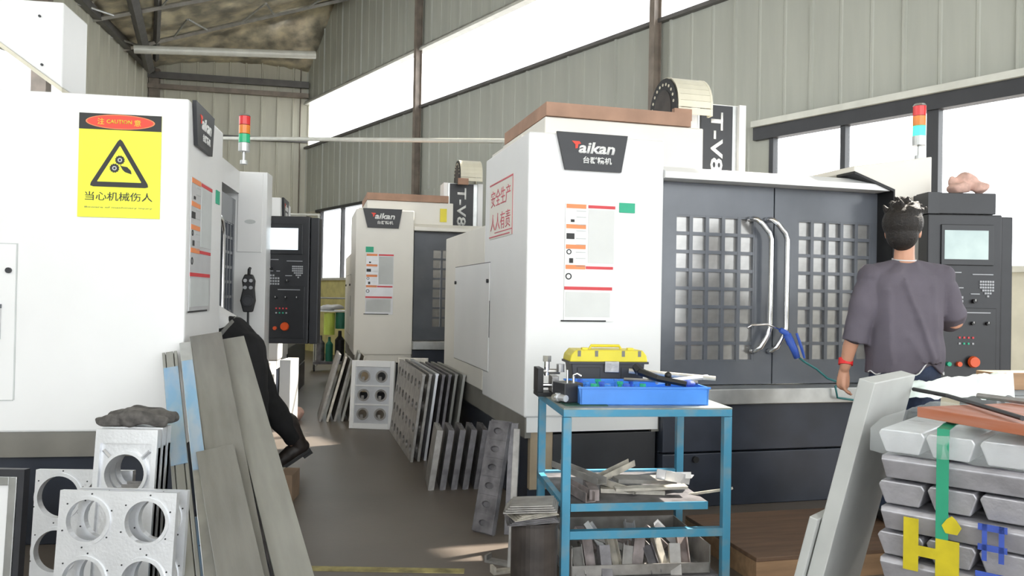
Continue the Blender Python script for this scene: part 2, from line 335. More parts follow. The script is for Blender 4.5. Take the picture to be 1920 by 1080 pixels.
# ------------------------------------------------------------------ machining centres
PANEM = None
def signal(root, s, t, z, lit):
    sg = MB().tube([(s, t, z), (s, t, z + .03)], [.03, .028], 14).tube([(s, t, z), (s, t, z + .11)], .012, 10).build('signal_light', 'galv', root)
    MB().cyl((s, t, z + .10), (s, t, z + .165), .044, n=18).build('lamp_base', 'galv', sg, smooth=False)
    for i, (nm, m) in enumerate((('green_lens', 'lgrn_on' if lit else 'lgrn'), ('amber_lens', 'lamb'), ('red_lens', 'lred'))):
        MB().cyl((s, t, z + .168 + i * .07), (s, t, z + .234 + i * .07), .043, n=18).build(nm, m, sg)
    MB().cyl((s, t, z + .378), (s, t, z + .392), .044, .035, n=18).build('lamp_cap', 'galv', sg)
def console(root, o, yaw, px, py, z0, w, h, topbox):
    """px,py: world position of the lower left front corner; the face looks back down the hall"""
    c = MB(); c.box(0, w * .86, 0, .13, 0, h); c.box(w * .865, w, .012, .12, .0, h - .01)
    c = c.build('console', 'dark2', root, .008)
    d = V((px, py, z0)) - V((o[0], o[1], 0)); c.location = Matrix.Rotation(-yaw, 3, 'Z') @ d; c.rotation_euler = (0, 0, -yaw)
    W = w * .86
    B('bezel', 'dark', c, (W * .17, W * .88, -.012, 0, h * .70, h * .94), bevel=.004)
    B('screen', 'screen_dim' if topbox else 'screen', c, (W * .21, W * .80, -.015, -.010, h * .735, h * .905))
    B('control_plate', 'dark', c, (W * .12, W * .93, -.006, 0, h * .04, h * .45), bevel=.003)
    mb = MB()
    for i in range(6):
        for j in range(4 if i < 4 else 3): mb.box(W * (.22 + i * .045), W * (.25 + i * .045), -.01, -.006, h * (.46 + j * .022), h * (.474 + j * .022))
    mb.build('key_block', 'key', c)
    mb = MB()
    for i in range(6):
        for j in range(6 - abs(i - 3)): mb.box(W * (.70 + i * .033), W * (.725 + i * .033), -.008, -.0, h * (.60 - j * .017), h * (.611 - j * .017))
    mb.build('key_block', 'key', c)
    for x, z, r in ((.32, .59, .014), (.62, .49, .014), (.2, .36, .012), (.42, .36, .012), (.6, .36, .012), (.8, .36, .012)):
        k = MB().cyl((W * x, -.028, h * z), (W * x, 0, h * z), r, n=14).build('knob', 'black', c); B('pointer', 'paper', k, (W * x - .002, W * x + .002, -.031, -.028, h * z, h * z + r))
    for x, z, m in ((.42, .27, 'redpr'), (.48, .27, 'redpr'), (.54, .27, 'redpr'), (.60, .27, 'redpr'), (.42, .235, 'key'), (.48, .235, 'green'), (.54, .235, 'green'), (.60, .235, 'key')):
        B('indicator', m, c, (W * x, W * x + .012, -.012, -.006, h * z, h * z + .012))
    MB().cyl((W * .28, -.03, h * .12), (W * .28, 0, h * .12), .014, n=14).build('push_button', 'green', c)
    MB().cyl((W * .42, -.03, h * .12), (W * .42, 0, h * .12), .016, n=14).build('push_button', 'estop', c)
    MB().tube([(W * .60, 0, h * .135), (W * .60, -.025, h * .135), (W * .60, -.03, h * .135), (W * .60, -.05, h * .135)], [.018, .018, .038, .032], 18).build('emergency_stop', 'estop', c)
    mb = MB()
    for x0, x1, z in ((.3, .45, .655), (.6, .88, .645), (.22, .36, .565), (.42, .48, .565), (.58, .7, .53), (.45, .85, .42)): mb.box(W * x0, W * x1, -.007, -.0, h * z, h * z + .006)
    mb.build('printed_line', 'key', c)
    if topbox:
        B('top_box', 'dark2', c, (.0, .44, .0, .2, h + .003, h + .14), bevel=.004)
        B('top_box_side', 'dark', c, (-.004, .07, -.004, .15, h + .003, h + .142))
    return c
def machine(name, label, o, deg, hs1, rec, off, side, tv, chain, sig, hatch, con, arm, l1=False):
    yaw = radians(deg); R = empty(name, (o[0], o[1], 0), yaw, label, 'machine', 'machining centres'); wh = 'white'
    wh = side.get('wh', 'white'); pw = side.get('pw', .88); dp = side.get('dp', 2.6)
    B('front_pillar', wh, R, (0, pw, 0, 1.12, .575, 2.28), bevel=.012)
    B('body', 'cream', R, (0, .06, 1.12, 2.7, .60, 1.81), (.06, 2.86 if dp > 2 else 1.0, 1.7, 2.7, .60, 1.81), bevel=.01)
    if not l1: B('upper_housing', 'cream', R, (.13, hs1, .1, 1.15, 2.13, 2.40), (.05, .13, .35, 1.15, 2.2, 2.33), bevel=.008)
    if not l1: B('back_column', wh, R, (.7, 1.9, 1.16, min(2.4, dp + 1), 1.7, 2.45) if dp > 2 else (.7, 1.5, 1.16, 1.5, 1.7, 2.45), bevel=.01)
    tc = l1 or B('top_cover', 'tan', R, (.13, min(hs1, 1.1), .08, 1.1, 2.402, 2.485))
    if not l1: tc['label'] = 'dusty tan top cover'
    B('skirt', 'skirt', R, (.012, .05, .02, 2.66, .45, .6), (pw - .05, pw, .02, .06, .47, .575))
    B('pillar_foot', wh, R, (.02, pw - .01, .012, .07, .485, .578))
    B('base', 'navy', R, (.05, pw - .02, .03 if l1 else .08, min(dp + 1, 2.6), 0, .47), (pw, 2.9, .0 if l1 else -.04, dp, 0, .335), (pw, 2.9, .0 if l1 else -.04, dp, .345, .64), (pw, 2.9, .03, dp, .33, .35), bevel=.006)
    if not l1:
        B('chip_box', 'dark2', R, (.19, pw - .02, .02, .08, .12, .47), bevel=.005); B('chip_box_side', 'tanpanel', R, (.05, .19, .03, .08, .14, .5))
        MB().cyl((1.1, -.06, .30), (1.1, -.04, .30), .02, n=12).build('drain_plug', 'black', R)
    B('inner_wall', 'cavity', R, (pw, 2.56, min(1.3, dp), min(1.3, dp) + .05, .64, 2.05), (pw, pw + .02, .3, min(1.3, dp), .64, 2.05), (pw, 2.56, .3, min(1.3, dp), .6, .66))
    led = B('ledge', 'galv', R, (pw, 2.57, -.09 if not l1 else 0, rec + .05, .642, .74), bevel=.006)
    MB().prism([(rec - .03, 2.10), (rec - .03, 2.28), (.6, 2.28), (.6, 2.10)] if l1 else [(-.02, 2.05), (-.02, 2.09), (.08, 2.135), (min(dp, 1.2), 2.135), (min(dp, 1.2), 2.05)], pw, 2.56 if l1 else 2.75, 'yz').build('door_lintel', wh, R)
    # door leaves with a grille of small panes
    def leaf(s0, s1, g0, g1, t):
        d = MB(); d.box(s0, g0, t, t + .04, .745, 2.048); d.box(g1, s1, t, t + .04, .745, 2.048); d.box(g0, g1, t, t + .04, .745, .895); d.box(g0, g1, t, t + .04, 1.84, 2.048)
        d = d.build('door', 'doorgrey', R); g = MB(); nx, nz = 5, 8; cw, ch = (g1 - g0) / nx, (1.84 - .895) / nz
        for i in range(nx + 1): g.box(g0 + i * cw - .012, g0 + i * cw + .012, t + .002, t + .036, .895, 1.84)
        for j in range(nz + 1): g.box(g0, g1, t + .004, t + .034, .895 + j * ch - .011, .895 + j * ch + .011)
        g.build('grille', 'doorgrey', d)
        pm = MB().box(.011, cw - .011, 0, .004, .011, ch - .011).mesh('pane'); pm.materials.append(M['pane'])
        for i in range(nx):
            for j in range(nz):
                q = link('pane', pm, d); q.location = (g0 + i * cw, t + .026, .895 + j * ch); q.rotation_euler = (radians(random.uniform(-1, 1)), 0, radians(random.uniform(-1, 1)))
        return d
    def handle(d, s, t, flip):
        k = -1 if flip else 1
        MB().tube([(s - .12, t, 1.83), (s - .115, t - .035, 1.83), (s - .10, t - .06, 1.825), (s - .07, t - .07, 1.80), (s - .015, t - .07, 1.74), (s, t - .07, 1.70), (s, t - .07, 1.12),
                   (s - .015, t - .07, 1.07), (s - .06, t - .06, .99), (s - .085, t - .03, .965), (s - .09, t, .96)], .018, 12).build('handle', 'chrome', d, smooth=True)
    mid = (pw + 2.56) / 2 + .02
    if not l1:
        a = leaf(pw + .02, mid - .005, mid - .72, mid - .14, rec); handle(a, mid - .065, rec, 0)
        b = leaf(mid + .005, 2.56, mid + .18, mid + .76, rec); handle(b, mid + .055, rec, 0)
    else:
        a = leaf(.35, mid - .45, .5, 1.0, rec + .06); b = leaf(mid - .1, 2.56, mid + .18, mid + .76, rec); handle(b, mid - .02, rec, 0)
        B('door_gasket', 'black', R, (pw, mid - .1, rec - .02, rec + .02, 2.05, 2.10), (mid - .13, mid - .1, rec - .02, rec + .02, .74, 2.05))
    MB().prism([(2.56, .64), (2.86, .64), (2.86, 2.30), (2.56, 2.285)] if l1 else [(2.56, .64), (2.86, .64), (2.86, 2.30), (2.24, 2.20), (2.24, 2.165), (2.56, 2.06)], -.03, min(dp, 1.0)).build('console_pillar', wh if l1 else 'cream', R, .006)
    if l1: cvp = B('cover_plate', wh, R, (2.548, 2.558, .005, .20, 1.62, 2.27), bevel=.002); MB().prism([(.10 + .045 * cos(k * pi / 8), 1.87 + .018 * sin(k * pi / 8)) for k in range(16)], 2.545, 2.548, 'yz').build('emblem', 'greypr', cvp)
    else: MB().prism([(2.24, 2.165), (2.24, 2.150), (2.548, 2.045), (2.548, 1.5), (2.56, 1.5), (2.56, 2.06)], -.035, -.02 if l1 else .15).build('recess_shade', 'black', R)  # black strip painting the shadow in the door recess along the console pillar
    # markings
    x = off
    lp = MB().prism([(x + .168, 2.288), (x + .624, 2.288), (x + .585, 2.063), (x + .224, 2.063)], -.022, -.002).build('logo_plate', 'dark2', R)
    t = text('aikan', .235, .070, 'paper', lp, shear=.2, bold=.03); t.location = (x + .305, -.022, 2.165)
    MB().prism([(x + .262, 2.236), (x + .31, 2.236), (x + .32, 2.222), (x + .302, 2.218), (x + .30, 2.195), (x + .285, 2.19), (x + .284, 2.215)], -.0245, -.022).build('emblem', 'signred', lp)
    t = text('台群精机', .185, .042, 'paper', lp, bold=.02); t.location = (x + .335, -.022, 2.105)
    sc = side.get('scale', 1); x0 = x + .235 + side.get('nx', 0); zz = side.get('nz', 0)
    X = lambda q: x0 + (q - 165) * .00123 * sc; Z = lambda q: 1.86 - (q - 420) * .001154 + zz
    npl = B('notice_plate', side.get('nm', 'notice_w'), R, (x0, X(425), -.006, -.001, Z(1035), Z(418)))
    def nb(nm, m, a, b, c_, d_): B(nm, m, npl, (X(a), X(b), -.0085, -.006, Z(d_), Z(c_)))
    fm = 'glarepr' if side.get('nm', '') == '' else 'greypr'; nb('grey_field', fm, 285, 420, 445, 728); nb('grey_field', fm, 172, 405, 880, 1010)
    for q in (422, 528, 634, 740): nb('orange_band', 'orange', 170, 272, q, q + 22)
    nb('red_band', 'redpr', 283, 425, 424, 440); nb('red_band', 'redpr', 275, 418, 745, 760); nb('red_band', 'redpr', 165, 415, 853, 870)
    nb('icon', 'blackpr', 172, 213, 575, 605); nb('icon', 'blackpr', 188, 208, 705, 730); nb('icon', 'blackpr', 193, 212, 502, 516)
    for q, r in ((672, .016), (800, .02)): MB().ringplate(X(186), Z(q), r * .65, r, -.0085, -.006, 16).build('icon', 'blackpr', npl)
    for k in range(9): nb('text_line', 'greypr', 222, 272, 455 + k * 32 + (k // 2) * 8, 459 + k * 32 + (k // 2) * 8)
    nb('edge_strip', 'blackpr', 150, 385, 1028, 1036)
    gx = side.get('green', (.575, .675, 1.805, 1.865)); B('green_label', 'green', R, (x + gx[0], x + gx[1], -.005, -.001, gx[2], gx[3]))
    if tv:
        s0, s1, t0, z0, z1 = tv; cc = B('column_cover', 'galv' if not l1 else wh, R, (s0, s1, t0, t0 + .5, z0, z1), bevel=.004)
        w = s1 - s0; B('dark_panel', 'dark2', cc, (s0 + w * .06, s0 + w * .74, t0 - .012, t0 - .002, z0 - .0, z1 - .01)); B('white_edge', 'white', cc, (s0 + w * .86, s1, t0 - .03, t0, z0, z1)); B('white_edge', 'white', cc, (s0 - .05, s0, t0, t0 + .3, z0, z1))
        t = text('T-V8', (z1 - z0) * .78, w * .26, 'paper', cc, bold=.02); t.location = (s0 + w * .27, t0 - .013, z1 - .06); t.rotation_euler = (0, pi / 2, 0)
    if chain:
        s0, s1, tcn, zc, r = chain; ch = empty('cable_chain', (s0, tcn, zc), 0, parent=R)
        n = 15
        lk = MB().box(-.022, .022, 0, s1 - s0, -.004, .004).box(-.024, .024, 0, .016, -.05, .006).box(-.024, .024, s1 - s0 - .016, s1 - s0, -.05, .006)
        lm = lk.mesh('chain_link'); lm.materials.append(M['beige'])
        mb2 = MB()
        pts = []
        for k in range(n + 1):
            a = pi * (k / n); pts.append((-r * cos(a), r * sin(a), a))
        pts = [(-r, -.05, 0)] + pts + [(r, -.05, pi), (r, -.1, pi)]
        for yy, zz_, a in pts:
            q = link('chain_link', lm, ch)
            tn = V((0, sin(a), cos(a))); rd = V((0, -cos(a), sin(a)))
            q.matrix_local = Matrix(((0, 1, 0, 0), (tn.y, 0, rd.y, yy), (tn.z, 0, rd.z, zz_), (0, 0, 0, 1)))
        arc = lambda q: [(-r * q * cos(pi * k / 20), r * q * sin(pi * k / 20)) for k in range(21)] + [(r * q, -.08), (-r * q, -.08)]
        MB().prism(arc(.99), -.012, -.003, 'yz').build('chain_plate', 'black', ch); MB().prism(arc(.62), -.016, -.012, 'yz').build('chain_opening', 'drum', ch)
        for k in range(11):
            a = pi * (k + .5) / 11; MB().cyl((-.015, -r * .8 * cos(a), r * .8 * sin(a)), (-.012, -r * .8 * cos(a), r * .8 * sin(a)), .011, n=8).build('rivet', 'beige', ch)
        B('chain_bracket', 'tan', ch, (-.03, .10, -r - .01, -r + .03, -.12, -.04)); B('chain_bracket', 'cream', ch, (.0, s1 - s0 - .03, .06, r * .8, -.3, -.12))
    if sig: signal(R, *sig)
    if hatch:
        t0, t1, z0, z1 = hatch
        h = B('hatch', wh, R, (-.006, -.001, t0, t1, z0, z1), bevel=.002); B('seam', 'dark2' if not l1 else 'greypr', h, (-.004, -.0005, t0 - .006, t1 + .006, z1, z1 + .005), (-.004, -.0005, t0 - .006, t0, z0 if l1 else z0 + .24, z1 if l1 else z0 + .50), (-.004, -.0005, t1, t1 + .006, z0 + .24, z0 + .50), (-.004, -.0005, t0, t1, z0 - .004, z0 if l1 else z0 - .003))
        for tt in (t0 + .03, t1 - .05): MB().cyl((-.02, tt, z1 - .13), (-.005, tt, z1 - .13), .014, n=12).build('latch', 'dark2', h)
        if l1: B('recessed_grip', 'greypr', h, (-.014, -.005, t0 + .06, t0 + .2, z0 + .30, z0 + .47), bevel=.004); B('grip_lip', 'doorgrey', h, (-.018, -.005, t0 + .06, t0 + .2, z0 + .455, z0 + .475))
    if con: console(R, o, yaw, *con)
    if con: B('console_arm', 'dark2', R, arm, bevel=.005)
    return R
R1 = machine('machining_centre', 'large white machining centre with grey double doors and red wall notice, behind the blue table', (.085, 4.75), 15, 1.2, .12, 0, {'green': (.583, .686, 1.82, 1.88)},
             (1.42, 1.79, .6, 2.15, 2.70), (1.17, 1.43, .62, 2.635, .215), (2.87, .1, 2.30, True), (.93, 2.2, 1.0 - .24, 1.53), (2.70, 5.2, .775, .56, 1.105, True), (2.75, 3.0, -.2, .2, 1.3, 1.45))
L1 = machine('machining_centre', 'large white machining centre at the left with the yellow caution sign on its side', (-1.675, 4.1), 99, 1.15, .22, -.11, {'scale': 1.55, 'nx': -.06, 'nz': .03, 'nm': 'notice', 'green': (.80, .90, 1.82, 1.90)},
             None, None, (2.2, .1, 2.29, False), (.80, 2.1, .737, 1.51), (-2.235, 6.9, .85, .56, 1.10, False), (2.86, 3.0, .0, .3, 1.2, 1.4), True)
R2 = machine('machining_centre', 'smaller looking white machining centre farther back, beyond the plate with six round holes', (-1.83, 9.3), 14, 1.16, .12, -.09, {'pw': .68, 'dp': .35, 'wh': 'cream', 'nx': -.02, 'nz': -.1, 'nm': 'notice', 'green': (.21, .30, 1.775, 1.84)},
             (1.17, 1.62, .6, 2.10, 2.72), (1.3, 1.58, .62, 2.80, .21), None, (.93, 2.2, .76, 1.53), None, (2.86, 3.0, .0, .3, 1.2, 1.4))
B('yellow_label', 'ylabel', R2, (1.0, 1.08, .085, .098, 2.17, 2.33))
L2 = machine('machining_centre', 'white machining centre mostly hidden behind the grey console at the left', (-2.43, 8.35), 99, 1.15, .22, -.11, {'scale': 1.5, 'nm': 'notice'},
             None, None, None, (.80, 2.1, .737, 1.51), None, (2.86, 3.0, .0, .3, 1.2, 1.4), True)
# red notice on the side of the near right machine
rn = B('red_notice', 'cream', R1, (-.004, -.001, .33, .96, 1.69, 2.08))
B('red_border', 'pinkred', rn, (-.0065, -.004, .33, .96, 2.064, 2.074), (-.0065, -.004, .33, .338, 1.69, 2.07), (-.0065, -.004, .40, .96, 1.70, 1.708), (-.0065, -.004, .33, .8, 1.725, 1.731))
for w_, z in (('安全生产', 1.91), ('人人有责', 1.745)):
    t = text(w_, .53, .115, 'pinkred', rn, bold=-.005); t.location = (-.004, .92, z); t.rotation_euler = (0, 0, -pi / 2)
# tall spindle cover on the left machine
mb = MB().prism([(1.06, 2.58), (1.46, 2.87), (1.9, 3.0), (1.9, 3.13), (1.06, 3.13)], 1.2, 1.62, 'yz'); sc_ = mb.build('spindle_cover', 'white', L1, .01)
for t_, z_ in ((1.2, 3.03), (1.18, 2.72)): MB().cyl((1.19, t_, z_), (1.2, t_, z_), .008, n=10).build('bolt', 'dark', sc_)
MB().prism([(1.06, 2.58), (1.46, 2.87), (1.46, 2.84), (1.06, 2.55)], 1.2, 1.62, 'yz').build('cover_flange', 'beige', sc_)
# caution sign on the left machine's side: built flat, x along the side panel
sg = MB().box(0, .392, -.003, 0, 0, .524).build('caution_sign', 'yellow', L1)
sg.matrix_local = Matrix(((0, 1, 0, -.002), (-1, 0, 0, .522), (0, 0, 1, 1.657), (0, 0, 0, 1)))
B('header_band', 'blackpr', sg, (0, .392, -.005, -.003, .444, .524))
ov = MB().prism([(.196 + .165 * cos(a * pi / 20), .484 + .037 * sin(a * pi / 20)) for a in range(40)], -.0065, -.005).build('header_rim', 'orange', sg)
MB().prism([(.196 + .158 * cos(a * pi / 20), .484 + .033 * sin(a * pi / 20)) for a in range(40)], -.0075, -.0065).build('header_oval', 'signred', sg)
t = text('注', .032, .032, 'ylabel', sg); t.location = (.088, -.0075, .468); t = text('意', .032, .032, 'ylabel', sg); t.location = (.262, -.0075, .466)
t = text('CAUTION', .12, .020, 'ylabel', sg, bold=.01); t.location = (.131, -.0075, .475)
def tri(cx, z0, w, h, r):
    P = [(cx - w / 2, z0), (cx + w / 2, z0), (cx, z0 + h)]; out = []
    for i in range(3):
        p, a, b = V(P[i]), V(P[i - 1]), V(P[(i + 1) % 3]); u, v = (a - p).normalized(), (b - p).normalized()
        p1, p2 = p + u * r, p + v * r
        out += [tuple(p1.lerp(p, .0)), tuple((p1 + p2) / 4 + p / 2), tuple(p2)]
    return out
MB().prism(tri(.196, .155, .292, .252, .022), -.005, -.003).build('triangle', 'blackpr', sg); MB().prism(tri(.196, .18, .212, .185, .004), -.006, -.005).build('triangle_field', 'yellow', sg)
for cx, cz in ((.197, .292), (.172, .25)):
    MB().prism([(cx + (.024 if k % 2 else .0205) * cos(k * pi / 12), cz + (.024 if k % 2 else .0205) * sin(k * pi / 12)) for k in range(24)], -.007, -.006).build('gear', 'blackpr', sg)
    MB().ringplate(cx, cz, .006, .011, -.0078, -.007, 14).build('gear_ring', 'greypr', sg)
MB().prism([(.196, .27), (.206, .262), (.232, .258), (.25, .24), (.254, .222), (.24, .226), (.222, .232), (.21, .244)], -.007, -.006).build('hand_figure', 'blackpr', sg)
t = text('当心机械伤人', .32, .044, 'blackpr', sg); t.location = (.035, -.003, .085)
t = text('Beware of machinery injury', .32, .010, 'skirt', sg, bold=-.01); t.location = (.035, -.003, .045)
# hatch detail on sheet joints of the left machine front pillar
pd = empty('pendant_control', (-2.10, 6.38, 1.10), radians(10), 'black handheld pendant control hanging by its cable on the white pillar', 'pendant control')
mb = MB().prism([(-.035, .03), (.035, .03), (.055, .12), (.045, .22), (.05, .28), (.03, .33), (-.03, .33), (-.05, .28), (-.04, .22), (-.06, .12)], -.03, .03); mb.build('pendant_body', 'black', pd, .008)
for z_, r_ in ((.28, .018), (.225, .018)):
    for x_ in (-.022, .022): MB().cyl((x_, -.045, z_), (x_, -.03, z_), r_ * .8, n=12).build('knob', 'key', pd)
MB().cyl((0, -.05, .12), (0, -.03, .12), .045, n=20).build('hand_wheel', 'blackpl', pd); MB().ringplate(0, .12, .03, .042, -.058, -.05, 20).build('wheel_rim', 'dark', pd)
MB().tube([(0, 0, .03), (.0, 0, -.05), (.015, .0, -.18), (.02, 0, -.35)], .009, 8).build('cable', 'black', pd); MB().tube([(0, .0, .33), (0, .01, .37), (0, .05, .38)], .012, 8).build('hook', 'black', pd)
pd.rotation_euler = (0, 0, radians(10))
# cloth on top of the right console
def blob(name, m, pts, rad, vox, wr, label, cat, group=None):
    mb = MB()
    for p, r in zip(pts, rad): mb.ball(p, r)
    return tag(remesh(mb, name, m, None, vox, 3, wr), label, cat, group)
def wrn(a, f):
    from mathutils import noise
    return lambda c: c + noise.noise_vector(c * f) * a
blob('cloth', 'pink', [(2.94, 5.28, 2.065), (3.01, 5.3, 2.11), (3.08, 5.28, 2.07), (2.91, 5.3, 2.12)], [(.07, .06, .035), (.07, .05, .06), (.06, .06, .045), (.03, .03, .04)], .012, wrn(.02, 14), 'crumpled pink cloth on the box above the right console', 'cloth')
# air blow gun hanging between the handles of the near machine
ag = empty('air_gun', (0, 0, 0), 0, 'blue air blow gun with thin nozzle hanging on the grey door handles', 'air gun')
def rw(s, t, z): return R1.matrix_basis @ V((s, t, z))
R1.matrix_basis = Matrix.Translation(R1.location) @ Matrix.Rotation(radians(15), 4, 'Z')
MB().tube([rw(1.78, -.02, 1.02), rw(1.74, -.03, 1.09), rw(1.70, -.03, 1.11)], [.022, .021, .016], 10).tube([rw(1.75, -.03, 1.08), rw(1.80, -.04, .98), rw(1.82, -.04, .93)], [.026, .024, .02], 10).build('gun_body', 'bluepl', ag, smooth=True)
MB().tube([rw(1.70, -.03, 1.11), rw(1.6, -.04, 1.145), rw(1.48, -.05, 1.14), rw(1.45, -.05, 1.12)], .007, 8).build('nozzle', 'chrome', ag, smooth=True)
MB().tube([rw(1.80, -.06, 1.09), rw(1.83, -.07, 1.0), rw(1.86, -.06, .93)], [.008, .01, .007], 8).build('trigger', 'bluepl', ag)
MB().tube([rw(*p) for p in ((1.82, -.04, .94), (1.87, -.06, .9), (1.95, -.06, .86), (2.02, -.08, .80), (2.08, -.12, .775), (2.05, -.12, .75), (2.06, -.13, .68), (2.2, -.13, .66), (2.3, -.14, .64), (2.36, -.12, .5))], .007, 8).build('hose', 'teal', ag, smooth=True)
# overhead air pipe across the hall
pp = MB().tube([(-7.05, 13.96, 3.94), (-2.3, 10.6, 3.33), (1.5, 7.8, 2.82)], .028, 10).build('air_pipe', 'beam_l'); tag(pp, 'pale horizontal air pipe crossing the hall above the far machine', 'pipe')
pp = MB().tube([(-4.3, 14.1, 2.66), (-3.36, 13.9, 2.64)], .02, 8).tube([(-3.38, 13.9, 2.64), (-3.38, 13.9, .02)], .02, 8).build('service_pipe', 'beam_l'); tag(pp, 'thin upright service pipe by the far yellow wall', 'pipe')

# ------------------------------------------------------------------ blue work table and its load
TY = radians(8); T = empty('work_table', (.24, 3.57, 0), TY, 'blue steel work table with open shelves in front of the right machine', 'table')
TW, TD = .79, .66
for x, y in ((0, 0), (TW - .038, 0), (0, TD - .038), (TW - .038, TD - .038)): B('leg', 'blueframe', T, (x, x + .038, y, y + .038, 0, .76), bevel=.002)
B('top_frame', 'blueframe', T, (0, TW, 0, .035, .762, .795), (0, TW, TD - .035, TD, .762, .795), (0, .035, .035, TD - .035, .762, .795), (TW - .035, TW, .035, TD - .035, .762, .795), bevel=.002)
B('tabletop', 'tabletop', T, (0, TW, 0, TD, .795, .802)); B('shelf', 'blueframe', T, (.04, TW - .11, .0, .006, .34, .375), (.0, TW - .04, TD - .03, TD, .35, .385), (.0, .03, .04, TD - .04, .35, .38), bevel=.001)
B('shelf_sheet', 'alu_dark', T, (.03, TW - .11, .006, TD - .03, .37, .374)); B('shelf_bar', 'blueframe', T, (.038, TW - .038, .0, .038, .215, .252), bevel=.002); B('lower_shelf', 'alu_dark', T, (.038, TW - .038, .04, TD - .04, .02, .026)); B('shelf_bar', 'blueframe', T, (.038, TW - .038, TD - .038, TD, .0, .038), bevel=.002)
TM = Matrix.Translation((.24, 3.57, 0)) @ Matrix.Rotation(TY, 4, 'Z')
def tw(x, y, z): return TM @ V((x, y, z))
def thing(name, loc, yaw, label, cat, group=None): return empty(name, loc, yaw, label, cat, group)
mt = B('bench_mat', 'greenmat', None, (0, .2, 0, .3, 0, .004)); mt.location = tw(.02, .06, .8025); mt.rotation_euler = (0, 0, TY); tag(mt, 'dark green mat at the left end of the table top', 'mat')
tr = thing('parts_tray', tw(.10, .09, .8022), TY - .02, 'blue plastic tray of small tools at the front of the table', 'tray')
mb = MB(); w, d, h = .60, .36, .085
mb.prism([(0, .0), (w, .0), (w + .01, h), (-.012, h)], 0, .006); mb.prism([(0, .0), (w, .0), (w + .01, h), (-.012, h)], d - .006, d); mb.box(-.004, .004, 0, d, 0, h); mb.box(w - .002, w + .006, 0, d, 0, h); mb.box(0, w, 0, d, 0, .005)
mb.build('tray_shell', 'tray', tr); B('rim', 'tray', tr, (-.016, w + .014, -.006, .0, h - .008, h), (-.016, w + .014, d, d + .006, h - .008, h))
for i in range(12):
    x, y = .06 + (i % 4) * .085 + random.uniform(-.015, .015), .06 + (i // 4) * .10 + random.uniform(-.012, .012); cm = ('green', 'tray', 'bluepl')[i % 3]
    o = MB().cyl((0, 0, 0), (.0, 0, .05), .010, n=8).cyl((0, 0, .05), (0, 0, .062), .016, n=6).build('tool_holder', cm)
    o.location = Matrix.Rotation(TY, 3, 'Z') @ V((x, y, .006 + .018)) + tr.location; o.scale = (1, 1, 1.1)
    tag(o, '%s collet holder in the tray, %s in the %s row' % (('green', 'light blue', 'dark blue')[i % 3], ('leftmost', 'second from left', 'third from left', 'rightmost')[i % 4], ('front', 'middle', 'back')[i // 4]), 'tool holder', 'collet holders in the blue tray')
def bar(name, p, q, r, m, label, cat, n=8, group=None, flat=1):
    return tag(MB().tube([p, q], r, n, flat).build(name, m), label, cat, group)
mb = MB().tube([tw(.45, .33, .935), tw(.50, .20, .915), tw(.62, .14, .895)], [.02, .016, .014], 6).tube([tw(.45, .33, .935), tw(.435, .36, .96)], [.024, .02], 6); tag(mb.build('wrench', 'black'), 'black wrench lying diagonally over the back of the tray', 'wrench')
mb = MB().tube([tw(.36, .30, .90), tw(.7, .2, .895)], .009, 6); tag(mb.build('file', 'steel'), 'tan handled file resting across the tray beside the wrench', 'file')
bar('steel_rod', tw(.42, .42, .93), tw(.83, .30, .905), .012, 'scrapw', 'pale steel rod sticking out past the right end of the tray', 'rod')
bar('steel_rod', tw(.50, .22, .895), tw(.80, .33, .91), .012, 'alu', 'silver rod lying flat on the right part of the tray', 'rod')
kn = MB().cyl(tw(.55, .2, .88), tw(.55, .2, .925), .014, n=10).ball(tw(.55, .2, .93), .017); tag(kn.build('knob_tool', 'black'), 'black knob tool standing at the right in the tray', 'tool')
pc = MB().ball(tw(.64, .17, .893), (.035, .03, .018)); tag(pc.build('blue_plug', 'bpaint'), 'dark blue plug lying in the right end of the tray', 'cap')
tb = thing('tool_box', tw(.135, .475, .8022), TY, 'black tool box with a yellow lid at the back of the table', 'tool box')
MB().prism([(.02, 0), (.37, 0), (.385, .165), (0, .165)], 0, .16).build('box_body', 'blackpl', tb, .005)
MB().prism([(-.01, .167), (.398, .167), (.392, .20), (.37, .228), (.02, .228), (-.004, .20)], -.01, .17).build('lid', 'toolyel', tb, .006)
B('rim', 'blackpl', tb, (-.014, .402, -.014, .174, .158, .169)); MB().tube([(.11, .08, .225), (.12, .08, .245), (.27, .08, .245), (.28, .08, .225)], .008, 8).build('lid_handle', 'toolyel', tb)
for x in (.03, .12, .26, .345): B('lid_slot', 'skirt', tb, (x, x + .016, -.012, -.008, .195, .225))
B('latch', 'steel', tb, (.17, .245, -.02, -.002, .115, .172), bevel=.003); B('front_panel', 'dark2', tb, (.03, .15, -.006, .002, .03, .14), bevel=.003); B('front_panel', 'dark2', tb, (.26, .355, -.006, .002, .03, .14), bevel=.003)
for x in (.06, .30): B('lid_boss', 'toolyel', tb, (x, x + .03, .02, .05, .226, .238))
gb = thing('switch_box', tw(.03, .13, .8067), TY + .3, 'dark green metal block with two chrome pins beside the blue tray', 'block')
B('block_body', 'blackpl', gb, (0, .1, 0, .12, 0, .09), bevel=.004); MB().cyl((.03, .03, .09), (.03, .03, .15), .005, n=8).cyl((.075, .05, .09), (.075, .05, .12), .007, n=8).tube([(.075, .05, .12), (.085, .03, .13), (.1, .02, .12)], .006, 8).build('pin', 'chrome', gb)
vs = thing('machine_vise', tw(-.05, .40, .8022), TY, 'small black and steel vise with screws at the left corner of the table', 'vise')
